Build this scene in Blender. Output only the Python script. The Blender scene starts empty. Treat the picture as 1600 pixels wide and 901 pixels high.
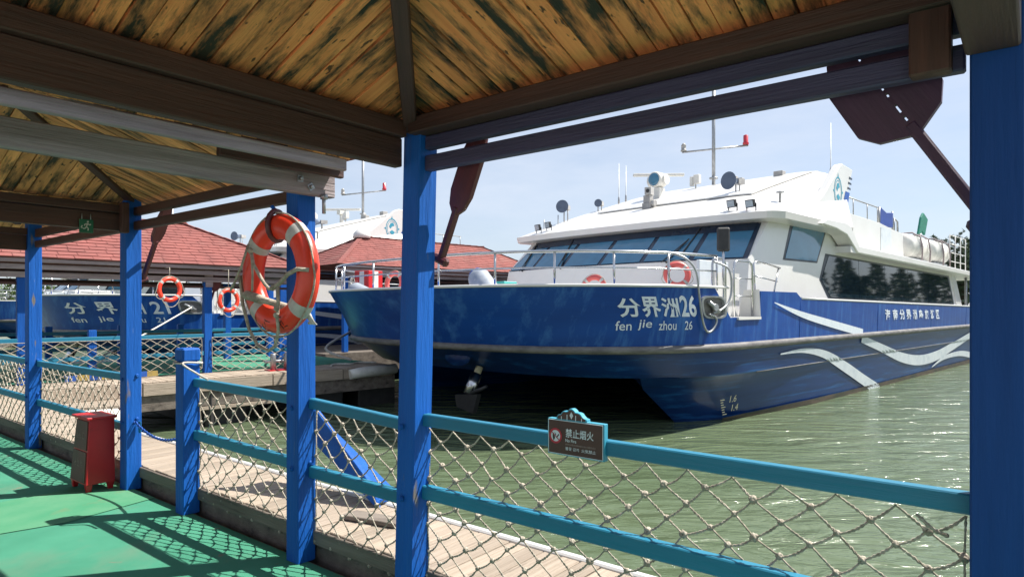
import bpy, bmesh, math, random
from mathutils import Vector, Matrix, Quaternion
random.seed(7)
S = bpy.context.scene
C = S.collection
R = math.radians

# ------------------------------------------------------------------ camera, sky, sun
F_PX, HOR = 1020.0, 480.0          # focal length and horizon row in photo pixels
cam_d = bpy.data.cameras.new('camera'); cam = bpy.data.objects.new('camera', cam_d); C.objects.link(cam)
cam.location = (0, 0, 1.6); cam.rotation_euler = (R(90), 0, 0)
cam_d.sensor_width = 36; cam_d.lens = 36*F_PX/1600; cam_d.shift_y = (HOR-450.5)/1600
cam_d.clip_start = 0.05; cam_d.clip_end = 6000
S.camera = cam
SUN_AZ, SUN_EL = 75.0, 55.0        # azimuth clockwise from +Y
L = Vector((math.sin(R(SUN_AZ))*math.cos(R(SUN_EL)), math.cos(R(SUN_AZ))*math.cos(R(SUN_EL)), math.sin(R(SUN_EL))))
sd = bpy.data.lights.new('sun', 'SUN'); sd.energy = 4.7; sd.angle = R(0.53); sd.color = (1, .955, .88)
so = bpy.data.objects.new('sun', sd); C.objects.link(so); so.rotation_euler = L.to_track_quat('Z', 'Y').to_euler(); so.location = L*60
W_ = bpy.data.worlds.new('World'); S.world = W_; W_.use_nodes = True
nt = W_.node_tree; bg = nt.nodes['Background']; bg.inputs[1].default_value = 0.077
sky = nt.nodes.new('ShaderNodeTexSky'); sky.sky_type = 'NISHITA'; sky.sun_disc = False
sky.sun_elevation = R(SUN_EL); sky.sun_rotation = R(SUN_AZ); sky.air_density = 1.0; sky.dust_density = 1.0; sky.ozone_density = 3.5
# thin cirrus veil
tc = nt.nodes.new('ShaderNodeTexCoord'); mp = nt.nodes.new('ShaderNodeMapping'); mp.inputs['Scale'].default_value = (1.2, 1.2, 5)
nz = nt.nodes.new('ShaderNodeTexNoise'); nz.inputs['Scale'].default_value = 1.9; nz.inputs['Detail'].default_value = 7; nz.inputs['Roughness'].default_value = .62
cr = nt.nodes.new('ShaderNodeValToRGB'); cr.color_ramp.elements[0].position = .30; cr.color_ramp.elements[1].position = .80
cr.color_ramp.elements[0].color = (.34, .34, .34, 1); cr.color_ramp.elements[1].color = (.88, .88, .88, 1)
mx = nt.nodes.new('ShaderNodeMixRGB'); mx.inputs['Color2'].default_value = (5.7, 6.2, 7.1, 1)
nt.links.new(tc.outputs['Generated'], mp.inputs[0]); nt.links.new(mp.outputs[0], nz.inputs[0]); nt.links.new(nz.outputs[0], cr.inputs[0])
nt.links.new(cr.outputs[0], mx.inputs[0]); nt.links.new(sky.outputs[0], mx.inputs['Color1']); nt.links.new(mx.outputs[0], bg.inputs[0])
S.view_settings.view_transform = 'Standard'; S.view_settings.look = 'None'; S.view_settings.gamma = 1; S.view_settings.exposure = 0.92
S.cycles.max_bounces = 10; S.cycles.diffuse_bounces = 6; S.cycles.use_denoising = True
WATER = -0.7

# ------------------------------------------------------------------ materials
def _n(t, k, **kw):
    n = t.nodes.new(k)
    for a, b in kw.items():
        if a in n.inputs: n.inputs[a].default_value = b
        else: setattr(n, a, b)
    return n
def mat(name, c1, c2=None, rough=.6, scale=6, stretch=(1, 1, 1), bump=.0, bscale=None, metal=0, rand=0.0, lo=.35, hi=.65, c3=None, lo3=.6, hi3=.7, s3=2.0, st3=None, spec=.5, coat=0, ior=None, bdist=.02, knots=None, kn=(5, 13, 13), kl=.66):
    m = bpy.data.materials.new(name); m.use_nodes = True; t = m.node_tree; p = t.nodes['Principled BSDF']; lk = t.links.new
    p.inputs['Roughness'].default_value = rough; p.inputs['Metallic'].default_value = metal; p.inputs['Specular IOR Level'].default_value = spec
    p.inputs['Coat Weight'].default_value = coat
    if ior: p.inputs['IOR'].default_value = ior
    tc = _n(t, 'ShaderNodeTexCoord'); oi = _n(t, 'ShaderNodeObjectInfo')
    mul = _n(t, 'ShaderNodeMath', operation='MULTIPLY'); mul.inputs[1].default_value = 37.0; lk(oi.outputs['Random'], mul.inputs[0])
    ad = _n(t, 'ShaderNodeVectorMath', operation='ADD'); lk(tc.outputs['Object'], ad.inputs[0])
    if rand > 0: lk(mul.outputs[0], ad.inputs[1])
    mp = _n(t, 'ShaderNodeMapping', Scale=stretch); lk(ad.outputs[0], mp.inputs[0])
    nz = _n(t, 'ShaderNodeTexNoise', Scale=scale, Detail=6.0, Roughness=.6); lk(mp.outputs[0], nz.inputs[0])
    c2 = c2 or tuple(v*.82 for v in c1)
    rp = _n(t, 'ShaderNodeValToRGB'); e = rp.color_ramp.elements; e[0].position = lo; e[1].position = hi; e[0].color = (*c1, 1); e[1].color = (*c2, 1)
    lk(nz.outputs[0], rp.inputs[0]); out = rp.outputs[0]
    if c3:
        mp3 = _n(t, 'ShaderNodeMapping', Scale=st3 or stretch); lk(ad.outputs[0], mp3.inputs[0])
        n3 = _n(t, 'ShaderNodeTexNoise', Scale=s3, Detail=8.0, Roughness=.68); lk(mp3.outputs[0], n3.inputs[0])
        r3 = _n(t, 'ShaderNodeValToRGB'); f = r3.color_ramp.elements; f[0].position = lo3; f[1].position = hi3
        lk(n3.outputs[0], r3.inputs[0]); mm = _n(t, 'ShaderNodeMixRGB'); mm.inputs['Color2'].default_value = (*c3, 1)
        lk(r3.outputs[0], mm.inputs[0]); lk(out, mm.inputs['Color1']); out = mm.outputs[0]
    if knots:
        mk = _n(t, 'ShaderNodeMapping', Scale=kn); lk(ad.outputs[0], mk.inputs[0]); nk = _n(t, 'ShaderNodeTexNoise', Scale=2.6, Detail=2.0); lk(mk.outputs[0], nk.inputs[0])
        rk = _n(t, 'ShaderNodeValToRGB'); rk.color_ramp.elements[0].position = kl; rk.color_ramp.elements[1].position = kl+.05; lk(nk.outputs[0], rk.inputs[0])
        mm = _n(t, 'ShaderNodeMixRGB'); mm.inputs['Color2'].default_value = (*knots, 1); lk(rk.outputs[0], mm.inputs[0]); lk(out, mm.inputs['Color1']); out = mm.outputs[0]
    if rand > 0:
        mr = _n(t, 'ShaderNodeMapRange'); mr.inputs[3].default_value = 1-rand; mr.inputs[4].default_value = 1+rand*.6; lk(oi.outputs['Random'], mr.inputs[0])
        hv = _n(t, 'ShaderNodeHueSaturation'); lk(mr.outputs[0], hv.inputs['Value']); lk(out, hv.inputs['Color']); out = hv.outputs[0]
    lk(out, p.inputs['Base Color'])
    if bump:
        nb = _n(t, 'ShaderNodeTexNoise', Scale=bscale or scale*3, Detail=5.0, Roughness=.6); lk(mp.outputs[0], nb.inputs[0])
        bp = _n(t, 'ShaderNodeBump', Strength=bump, Distance=bdist); lk(nb.outputs[0], bp.inputs['Height']); lk(bp.outputs[0], p.inputs['Normal'])
    return m
M = {}
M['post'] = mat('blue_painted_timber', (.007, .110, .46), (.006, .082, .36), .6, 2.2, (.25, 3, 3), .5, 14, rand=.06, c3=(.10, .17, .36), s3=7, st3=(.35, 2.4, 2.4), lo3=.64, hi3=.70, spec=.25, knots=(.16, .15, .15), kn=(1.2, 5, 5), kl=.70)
M['rail'] = mat('teal_painted_timber', (.015, .205, .33), (.012, .165, .27), .5, 2.5, (.25, 4, 4), .22, 12, rand=.06, c3=(.06, .19, .26), s3=8, st3=(.3, 3, 3), lo3=.62, hi3=.70, knots=(.20, .20, .18), kn=(1.5, 6, 6), kl=.71)
M['board'] = mat('ceiling_board_wood', (.96, .37, .125), (.80, .26, .085), .75, 3.2, (.5, 9, 9), .6, 9, rand=.20, knots=(.12, .05, .02), c3=(.030, .028, .017), lo3=.46, hi3=.60, s3=2.0, st3=(.9, 4, 4))
M['board_old'] = mat('weathered_ceiling_board_wood', (.90, .42, .16), (.68, .29, .10), .8, 3.2, (.5, 12, 12), .6, 9, rand=.35, knots=(.10, .06, .03), c3=(.045, .040, .024), lo3=.47, hi3=.64, s3=2.1, st3=(1.0, 5, 5))
M['beam'] = mat('dark_brown_beam_wood', (.085, .034, .026), (.050, .021, .017), .62, 2.5, (.4, 8, 8), .35, 10, rand=.1)
M['beam_grey'] = mat('weathered_grey_beam_wood', (.40, .335, .34), (.22, .175, .18), .8, 2.5, (.4, 10, 10), .6, 10, rand=.12, c3=(.06, .045, .04), s3=3, st3=(.4, 3, 3), lo3=.58, hi3=.75)
M['oar'] = mat('dark_red_oar_paint', (.125, .026, .028), (.085, .020, .024), .45, 4, (.5, 4, 4), .15, 20, rand=.05)
M['concrete'] = mat('pale_bounce_slab_concrete', (.52, .47, .40), (.44, .40, .34), .9, 1.5, bump=.2, bscale=30)  # for the added slab that throws light up at the ceiling
M['post_shaded'] = mat('shade_darkened_blue_timber', (.005, .055, .24), (.004, .042, .19), .6, 2.2, (.25, 3, 3), .28, 14, spec=.25)  # darker copy of the post blue, shade painted onto the right edge post
M['oar_hazed'] = mat('dark_oar_paint_with_haze_tint', (.085, .035, .075), (.06, .026, .055), .5, 4, (.5, 4, 4), .15, 20)  # bluish flare haze put into the dark red oar colour
M['plank'] = mat('bleached_plank_wood', (.42, .345, .27), (.31, .25, .19), .85, 3, (.6, 14, 14), .5, 12, rand=.2, c3=(.20, .155, .12), s3=3, st3=(.5, 8, 8), lo3=.60, hi3=.72)
M['fascia'] = mat('old_pontoon_timber', (.20, .17, .14), (.11, .09, .075), .85, 2, (.4, 5, 5), .5, 10, rand=.15, c3=(.04, .035, .03), s3=2)
M['carpet'] = mat('green_carpet', (.052, .255, .160), (.034, .200, .122), .95, 1.6, (1, 1, 1), .5, 420, c3=(.095, .20, .13), s3=2.2, st3=(1, .6, 1), lo3=.52, hi3=.78, knots=(.14, .17, .12), kn=(3, 3, 3), kl=.70, bdist=.004)
M['carpet_worn'] = mat('worn_green_carpet', (.09, .27, .15), (.045, .235, .12), .95, 2.4, (1, 1, 1), .35, 500, bdist=.004, c3=(.15, .20, .10), s3=2.2, lo3=.58, hi3=.75)
M['rope'] = mat('weathered_net_rope', (.50, .45, .37), (.27, .235, .18), .9, 22, (1, 1, 1), .4, 90)
M['rope_white'] = mat('white_rope', (.62, .60, .55), (.48, .45, .40), .85, 30, (1, 1, 1), .3, 90)
M['shingle'] = mat('red_shingle', (.275, .088, .074), (.195, .064, .055), .9, 2.2, (1, 1, 1), .5, 60, c3=(.36, .17, .14), s3=1.1, lo3=.55, hi3=.8)
M['buoy'] = mat('orange_buoy_plastic', (.88, .062, .028), (.78, .048, .020), .34, 3, rand=.08, bump=.08, bscale=18, c3=(.62, .09, .04), s3=5, lo3=.58, hi3=.8)
M['buoy_pink'] = mat('faded_red_buoy_plastic', (.72, .14, .12), (.60, .10, .09), .45, 3, rand=.08)
M['band'] = mat('grey_reflective_band', (.56, .54, .50), (.40, .385, .36), .5, 12)
M['ink'] = mat('faded_black_ink', (.05, .02, .015), (.12, .03, .02), .7, 30)
M['red'] = mat('red_painted_steel', (.50, .018, .022), (.42, .014, .018), .35, 3, bump=.06, bscale=12, c3=(.30, .02, .02), s3=6, lo3=.6, hi3=.75)
M['red_dull'] = mat('faded_red_door_paint', (.13, .045, .040), (.10, .05, .038), .6, 4, (1, 1, 1), .15, 20, c3=(.06, .05, .035), s3=3.0, lo3=.45, hi3=.7)
M['dullwhite'] = mat('faded_white_lettering', (.26, .20, .18), (.17, .12, .11), .8, 30)
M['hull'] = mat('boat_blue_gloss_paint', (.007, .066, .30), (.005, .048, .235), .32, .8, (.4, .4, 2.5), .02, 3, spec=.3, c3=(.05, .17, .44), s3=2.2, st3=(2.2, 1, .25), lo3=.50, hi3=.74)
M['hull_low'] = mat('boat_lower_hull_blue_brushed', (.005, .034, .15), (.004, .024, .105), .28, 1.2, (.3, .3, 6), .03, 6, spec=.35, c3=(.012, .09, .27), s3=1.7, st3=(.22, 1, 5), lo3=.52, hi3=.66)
M['rub'] = mat('worn_grey_rub_rail', (.19, .18, .17), (.09, .085, .085), .55, 3, (1, 1, 3), .2, 12)
M['white'] = mat('white_gelcoat', (.71, .70, .67), (.67, .655, .625), .28, 1.2, bump=.02, bscale=6, coat=.2, c3=(.62, .60, .55), s3=1.4, st3=(1, 1, .4), lo3=.58, hi3=.85)
M['white_text'] = mat('white_lettering', (.72, .76, .80), (.62, .68, .74), .5, 12)
M['stripe'] = mat('pale_blue_grey_stripe', (.66, .70, .72), (.56, .61, .65), .4, 4, c3=(.38, .45, .50), s3=4, lo3=.58, hi3=.8)
M['yellow_text'] = mat('cream_draft_mark_paint', (.66, .60, .36), (.5, .45, .28), .6, 12)
M['glass'] = mat('dark_tinted_glass', (.010, .022, .034), (.008, .018, .028), .03, 2, spec=.5, ior=1.55)
M['glass_front'] = mat('blue_tinted_windscreen', (.050, .19, .31), (.038, .15, .25), .05, 2, spec=.6, ior=1.5)
M['frame_dark'] = mat('dark_window_band', (.012, .02, .035), None, .3, 4)
M['band_blue'] = mat('dark_blue_window_band', (.012, .028, .060), None, .15, 4)
M['weed'] = mat('waterline_grime', (.085, .060, .040), (.030, .035, .022), .85, 3, (.5, .5, 3), .3, 20)
M['beam_hazed'] = mat('brown_beam_with_haze_tint', (.055, .048, .115), (.038, .034, .08), .6, 2.5, (.4, 8, 8), .35, 10, rand=.1)  # brown beam colour with the bluish flare haze mixed in
M['steel'] = mat('polished_steel', (.62, .62, .62), (.5, .5, .5), .22, 4, metal=1)
M['galv'] = mat('galvanised_steel', (.42, .43, .44), (.30, .31, .32), .45, 8, metal=.7)
M['greyp'] = mat('grey_equipment_plastic', (.40, .39, .37), (.30, .29, .28), .5, 6)
M['offwhite'] = mat('offwhite_equipment_plastic', (.70, .69, .64), (.58, .56, .52), .4, 6)
M['black'] = mat('black_rubber', (.022, .022, .024), (.035, .034, .034), .5, 8)
M['horn'] = mat('blue_grey_horn_paint', (.10, .13, .19), (.075, .10, .15), .4, 6)
M['lamp_glass'] = mat('floodlight_glass', (.40, .46, .50), (.33, .38, .42), .08, 12)
M['redlamp'] = mat('red_beacon_lens', (.55, .03, .05), None, .2, 6)
M['fender'] = mat('scuffed_fender_vinyl', (.34, .37, .41), (.22, .25, .30), .6, 4, c3=(.55, .55, .54), s3=4)
M['fender_end'] = mat('blue_fender_end', (.02, .06, .30), None, .5, 5)
M['tealbox'] = mat('teal_crate_plastic', (.05, .42, .38), (.04, .34, .31), .5, 4)
M['sign_brown'] = mat('brown_sign_board', (.085, .038, .028), (.065, .028, .022), .5, 6, (1, 1, 4))
M['sign_red'] = mat('red_prohibition_ring', (.50, .03, .05), None, .5, 8)
M['sign_teal'] = mat('teal_sign_edge', (.05, .34, .46), (.04, .28, .40), .45, 6)
M['exit'] = mat('green_exit_sign', (.010, .13, .065), None, .4, 6)
M['chain'] = mat('blue_chain_paint', (.02, .10, .42), (.015, .07, .30), .4, 8)
M['flag'] = mat('green_cloth', (.012, .20, .14), (.01, .15, .11), .8, 6)
M['bark'] = mat('tree_bark', (.11, .085, .065), (.07, .05, .04), .9, 8)
M['leaf'] = mat('grey_green_needles', (.115, .15, .085), (.075, .105, .055), .8, 1.2, rand=.25)
M['leaf2'] = mat('bright_green_leaves', (.105, .17, .040), (.06, .11, .025), .7, 1.2, rand=.2)
M['sand'] = mat('sandy_shore', (.36, .29, .20), (.26, .21, .14), .95, .2, bump=.3, bscale=2)
M['earth'] = mat('shore_earth', (.14, .13, .075), (.09, .10, .05), .95, .05)
M['yellow'] = mat('yellow_hazard_paint', (.42, .30, .07), (.28, .21, .07), .7, 9)

# ------------------------------------------------------------------ geometry helpers
MW = {}            # world matrices of created roots and parts
def ortho(d, up=Vector((0, 0, 1))):
    x = Vector(d).normalized()
    if abs(x.dot(up)) > .98: up = Vector((0, 1, 0))
    y = up.cross(x).normalized(); z = x.cross(y)
    return x, y, z
def frame(o, x, y, z):
    m = Matrix.Identity(4)
    for i in range(3): m[i][0] = x[i]; m[i][1] = y[i]; m[i][2] = z[i]; m[i][3] = o[i]
    return m
class MB:
    def __init__(s): s.v = []; s.f = []; s.m = []; s.smooth = set()
    def add(s, vs, fs, mi=0, smooth=False):
        b = len(s.v); s.v += [Vector(v) for v in vs]
        for f in fs:
            if smooth: s.smooth.add(len(s.f))
            s.f.append([b+i for i in f]); s.m.append(mi)
        return s
    def box(s, lo, hi, mtx=None, mi=0):
        x0, y0, z0 = lo; x1, y1, z1 = hi
        vs = [Vector(p) for p in ((x0,y0,z0),(x1,y0,z0),(x1,y1,z0),(x0,y1,z0),(x0,y0,z1),(x1,y0,z1),(x1,y1,z1),(x0,y1,z1))]
        if mtx: vs = [mtx @ v for v in vs]
        return s.add(vs, [(0,3,2,1),(4,5,6,7),(0,1,5,4),(1,2,6,5),(2,3,7,6),(3,0,4,7)], mi)
    def bar(s, p0, p1, w, h, mi=0):
        p0 = Vector(p0); p1 = Vector(p1); x, y, z = ortho(p1-p0)
        return s.box((0, -w/2, -h/2), ((p1-p0).length, w/2, h/2), frame(p0, x, y, z), mi)
    def tube(s, pts, r, n=8, closed=False, cap=True, mi=0, twist=0):
        pts = [Vector(p) for p in pts]; N = len(pts); rs = r if isinstance(r, (list, tuple)) else [r]*N
        vs = []; prev = None
        for i, p in enumerate(pts):
            a = pts[(i-1) % N] if (closed or i > 0) else p; b = pts[(i+1) % N] if (closed or i < N-1) else p
            d = (b-a).normalized()
            if prev is None:
                _, y, z = ortho(d)
            else:
                y = (prev - d*prev.dot(d))
                y = y.normalized() if y.length > 1e-6 else ortho(d)[1]
                z = d.cross(y)
            prev = y
            for k in range(n):
                q = 2*math.pi*k/n; vs.append(p + (y*math.cos(q)+z*math.sin(q))*rs[i])
        fs = []
        for i in range(N if closed else N-1):
            for k in range(n):
                a = i*n+k; b = i*n+(k+1) % n; c = ((i+1) % N)*n+(k+1) % n; d = ((i+1) % N)*n+k
                fs.append((a, b, c, d))
        s.add(vs, fs, mi, True)
        if cap and not closed:
            b = len(s.v)-len(vs)
            s.f.append([b+k for k in range(n)][::-1]); s.m.append(mi)
            s.f.append([b+(N-1)*n+k for k in range(n)]); s.m.append(mi)
        return s
    def lathe(s, prof, mtx=None, n=16, mi=0, smooth=True):
        vs = []
        for (r, z) in prof:
            for k in range(n):
                q = 2*math.pi*k/n; v = Vector((r*math.cos(q), r*math.sin(q), z)); vs.append(mtx @ v if mtx else v)
        fs = []
        for i in range(len(prof)-1):
            for k in range(n): fs.append((i*n+k, i*n+(k+1) % n, (i+1)*n+(k+1) % n, (i+1)*n+k))
        s.add(vs, fs, mi, smooth)
        b = len(s.v)-len(vs)
        s.f.append([b+k for k in range(n)][::-1]); s.m.append(mi); s.f.append([b+(len(prof)-1)*n+k for k in range(n)]); s.m.append(mi)
        return s
    def prism(s, poly, mtx, t0, t1, mi=0):       # poly in local xy, thickness along local z
        n = len(poly)
        vs = [mtx @ Vector((x, y, t0)) for x, y in poly]+[mtx @ Vector((x, y, t1)) for x, y in poly]
        fs = [tuple(range(n))[::-1], tuple(range(n, 2*n))]+[(i, (i+1) % n, n+(i+1) % n, n+i) for i in range(n)]
        return s.add(vs, fs, mi)
    def sphere(s, c, r, n=10, m=6, sc=(1, 1, 1), mi=0):
        c = Vector(c); vs = []; fs = []
        for j in range(m+1):
            th = math.pi*j/m
            for k in range(n):
                q = 2*math.pi*k/n; vs.append(c+Vector((r*sc[0]*math.sin(th)*math.cos(q), r*sc[1]*math.sin(th)*math.sin(q), r*sc[2]*math.cos(th))))
        for j in range(m):
            for k in range(n): fs.append((j*n+k, (j+1)*n+k, (j+1)*n+(k+1) % n, j*n+(k+1) % n))
        return s.add(vs, fs, mi, True)
    def torus(s, mtx, R0, r, n=40, m=12, a0=0, a1=2*math.pi, flat=1.0, mi=0, lump=0):   # in local xy
        full = abs(a1-a0-2*math.pi) < 1e-6; cnt = n if full else n+1; vs = []; fs = []
        for i in range(cnt):
            A = a0+(a1-a0)*i/n
            for k in range(m):
                q = 2*math.pi*k/m; rr = R0+r*math.cos(q)
                vs.append(mtx @ Vector((rr*math.cos(A), rr*math.sin(A), r*flat*math.sin(q))))
        for i in range(n):
            for k in range(m):
                j = (i+1) % cnt; fs.append((i*m+k, j*m+k, j*m+(k+1) % m, i*m+(k+1) % m))
        return s.add(vs, fs, mi, True)
def link(name, me, parent=None, world=None, mats=None):
    o = bpy.data.objects.new(name, me); C.objects.link(o)
    world = world or Matrix.Identity(4); MW[o.name] = world
    if parent is not None:
        o.parent = parent; o.matrix_basis = MW[parent.name].inverted() @ world
    else: o.matrix_world = world
    return o
def mesh_of(name, mb, mats, inv=None, bevel=0, fix=True):
    me = bpy.data.meshes.new(name)
    vs = [inv @ v for v in mb.v] if inv is not None else mb.v
    me.from_pydata([tuple(v) for v in vs], [], mb.f)
    mats = mats if isinstance(mats, (list, tuple)) else [mats]
    for m in mats: me.materials.append(M[m] if isinstance(m, str) else m)
    for i, p in enumerate(me.polygons): p.material_index = mb.m[i]; p.use_smooth = i in mb.smooth
    if bevel or fix:
        bm = bmesh.new(); bm.from_mesh(me)
        if bevel: bmesh.ops.bevel(bm, geom=list(bm.edges), offset=bevel, segments=1, affect='EDGES', profile=.5)
        bmesh.ops.recalc_face_normals(bm, faces=bm.faces); bm.to_mesh(me); bm.free()
    me.update(); return me
def obj(name, mb, mats, parent=None, bevel=0, fix=True, label=None, stuff=False):
    """world-space mesh -> object; origin at the parent's origin (or at the mesh's own base)"""
    if parent is not None: w = MW[parent.name]
    else:
        n = len(mb.v); lo = [min(v[i] for v in mb.v) for i in range(3)]; hi = [max(v[i] for v in mb.v) for i in range(3)]
        w = Matrix.Translation(((lo[0]+hi[0])/2, (lo[1]+hi[1])/2, lo[2]))
    me = mesh_of(name, mb, mats, w.inverted(), bevel, fix)
    o = link(name, me, parent, w)
    if label: o['label'] = label
    if stuff: o['kind'] = 'stuff'
    return o
def tag(o, label, cat, group=None):
    o['label'] = label; o['category'] = cat
    if group: o['group'] = group
    return o
def struct(o): o['kind'] = 'structure'; return o
def thing(name, label, cat, loc, rotz=0, group=None, mtx=None):
    o = bpy.data.objects.new(name, None); C.objects.link(o); o.empty_display_size = .2
    m = mtx or (Matrix.Translation(loc) @ Matrix.Rotation(rotz, 4, 'Z'))
    o.matrix_world = m; MW[o.name] = m
    return tag(o, label, cat, group)
def beam(name, p0, p1, w, h, m, parent=None, bevel=.006, up=Vector((0, 0, 1)), mesh=None):
    """a squared timber whose local x runs along the grain"""
    p0 = Vector(p0); p1 = Vector(p1); x, y, z = ortho(p1-p0, up); fr = frame(p0, x, y, z)
    if mesh is None:
        mb = MB().box((0, -w/2, -h/2), ((p1-p0).length, w/2, h/2)); mesh = mesh_of(name, mb, m, None, bevel)
    return link(name, mesh, parent, fr)
def lerp_(a, b, t): return a+(b-a)*t
def children(o): return [c for c in bpy.data.objects if c.parent == o]
def copy_tree(o, world, label=None, group=None, kids=None):
    kids = kids if kids is not None else {}
    if not kids:
        for c in bpy.data.objects:
            if c.parent: kids.setdefault(c.parent.name, []).append(c)
    def rec(src, par, w):
        c = src.copy(); C.objects.link(c); MW[c.name] = w
        if par is not None: c.parent = par; c.matrix_basis = src.matrix_basis.copy()
        else: c.matrix_world = w
        for k in kids.get(src.name, []): rec(k, c, w @ k.matrix_basis)
        return c
    r = rec(o, None, world)
    if label: r['label'] = label
    if group: r['group'] = group
    return r
def pt(px, py, d): return Vector(((px-800)/F_PX*d, d, 1.6+(HOR-py)/F_PX*d))
def proj(p): return (800+p[0]/p[1]*F_PX, HOR-(p[2]-1.6)/p[1]*F_PX)
_tcache = {}
def text2d(s, size=1.0, shear=0, bold=0, sp=1.0, wsp=1.0):
    """filled lettering as triangles in 2-D; returns verts, faces, width, height"""
    cu = bpy.data.curves.new('lettering', 'FONT'); cu.body = s; cu.size = size; cu.shear = shear; cu.offset = bold; cu.space_character = sp; cu.space_word = wsp
    cu.resolution_u = 3; cu.fill_mode = 'FRONT'
    ob = bpy.data.objects.new('lettering', cu); C.objects.link(ob)
    dg = bpy.context.evaluated_depsgraph_get(); me = bpy.data.meshes.new_from_object(ob.evaluated_get(dg))
    bm = bmesh.new(); bm.from_mesh(me); bmesh.ops.triangulate(bm, faces=bm.faces); bm.to_mesh(me); bm.free()
    vs = [v.co.copy() for v in me.vertices]; fs = [tuple(p.vertices) for p in me.polygons]
    bpy.data.objects.remove(ob); bpy.data.curves.remove(cu); bpy.data.meshes.remove(me)
    if not vs: return [], [], 1, 1
    x0 = min(v.x for v in vs); x1 = max(v.x for v in vs); y0 = min(v.y for v in vs); y1 = max(v.y for v in vs)
    return [(v.x-x0, v.y-y0) for v in vs], fs, x1-x0, y1-y0
def fit_text(mb, s, fn, w, h, mi=0, **kw):
    """lettering stretched to w x h and carried to the surface by fn(x, y)"""
    vs, fs, tw, th = text2d(s, **kw)
    if vs: mb.add([fn(x/tw*w, y/th*h) for x, y in vs], fs, mi)
    return mb

# ------------------------------------------------------------------ the near walkway frame: a along the rail (leftwards), b outwards
NA = Vector((-.7804, .6253, 0)); NB = Vector((.6253, .7804, 0))
def W(a, b, z): return NA*a+NB*b+Vector((0, 0, z))
def a_at(px, b):                        # where a pixel column meets a plane of constant b
    u = (px-800)/F_PX; y = b/(u*NB.x+NB.y); return NA.x*u*y+NA.y*y
def b_at(px, a):
    u = (px-800)/F_PX; y = a/(u*NA.x+NA.y); return NB.x*u*y+NB.y*y
PW = .13
B0 = 2.33                               # inner face of the posts
RB = 2.43                               # middle of the rails

# ------------------------------------------------------------------ ground, water, deck
water = struct(obj('water', MB().add([(-2500, -60, WATER), (2500, -60, WATER), (2500, 3000, WATER), (-2500, 3000, WATER)], [(0, 1, 2, 3)]), 'white', fix=False))
def water_mat():
    m = bpy.data.materials.new('green_harbour_water'); m.use_nodes = True; t = m.node_tree; p = t.nodes['Principled BSDF']; lk = t.links.new
    p.inputs['Roughness'].default_value = .11; p.inputs['IOR'].default_value = 1.38
    tc = _n(t, 'ShaderNodeTexCoord')
    n0 = _n(t, 'ShaderNodeTexNoise', Scale=.25, Detail=4.0); lk(tc.outputs['Object'], n0.inputs[0])
    rp = _n(t, 'ShaderNodeValToRGB'); e = rp.color_ramp.elements; e[0].position = .3; e[1].position = .7; e[0].color = (.088, .124, .068, 1); e[1].color = (.118, .152, .088, 1)
    lk(n0.outputs[0], rp.inputs[0]); lk(rp.outputs[0], p.inputs['Base Color'])
    mp = _n(t, 'ShaderNodeMapping', Scale=(1.0, 2.6, 1)); mp.inputs['Rotation'].default_value = (0, 0, R(12)); lk(tc.outputs['Object'], mp.inputs[0])
    n1 = _n(t, 'ShaderNodeTexNoise', Scale=.75, Detail=4.0, Distortion=.8); lk(mp.outputs[0], n1.inputs[0])
    n2 = _n(t, 'ShaderNodeTexNoise', Scale=4.2, Detail=4.0, Distortion=.4); lk(mp.outputs[0], n2.inputs[0])
    b1 = _n(t, 'ShaderNodeBump', Strength=.85, Distance=.24); lk(n1.outputs[0], b1.inputs['Height'])
    b2 = _n(t, 'ShaderNodeBump', Strength=.42, Distance=.04); lk(n2.outputs[0], b2.inputs['Height']); lk(b1.outputs[0], b2.inputs['Normal']); lk(b2.outputs[0], p.inputs['Normal'])
    return m
water.data.materials[0] = water_mat()
# far shore: sand rim and earth behind the water
def shore():
    pts = [(-400, 75), (-120, 70), (-60, 72), (-20, 88), (30, 96), (72, 92), (105, 80), (140, 58), (165, 20), (190, -60)]
    mb = MB()
    for (x0, y0), (x1, y1) in zip(pts[:-1], pts[1:]):
        def out(x, y, k, z): v = Vector((x-20, y, 0)).normalized(); return Vector((x, y, 0))+v*k+Vector((0, 0, z))
        for (k0, z0, k1, z1, mi) in ((-2, WATER-.3, 1.5, WATER+.25, 0), (1.5, WATER+.25, 5, WATER+1.0, 0), (5, WATER+1.0, 40, 1.2, 1), (40, 1.2, 2400, 2.0, 1)):
            mb.add([out(x0, y0, k0, z0), out(x1, y1, k0, z0), out(x1, y1, k1, z1), out(x0, y0, k1, z1)], [(0, 1, 2, 3)], mi)
    return struct(obj('ground', mb, ['sand', 'earth']))
shore()
deck = struct(obj('deck', MB().box((0, 0, 0), (1, 1, 1), frame(W(-4, -1.6, -.35), NA*19, NB*(4.02), Vector((0, 0, .345)))), 'fascia'))
carpet = obj('carpet', MB().box((0, 0, 0), (1, 1, 1), frame(W(-4, -1.6, -.004), NA*10.03, NB*4.0, Vector((0, 0, .008)))), 'carpet', deck)
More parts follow.
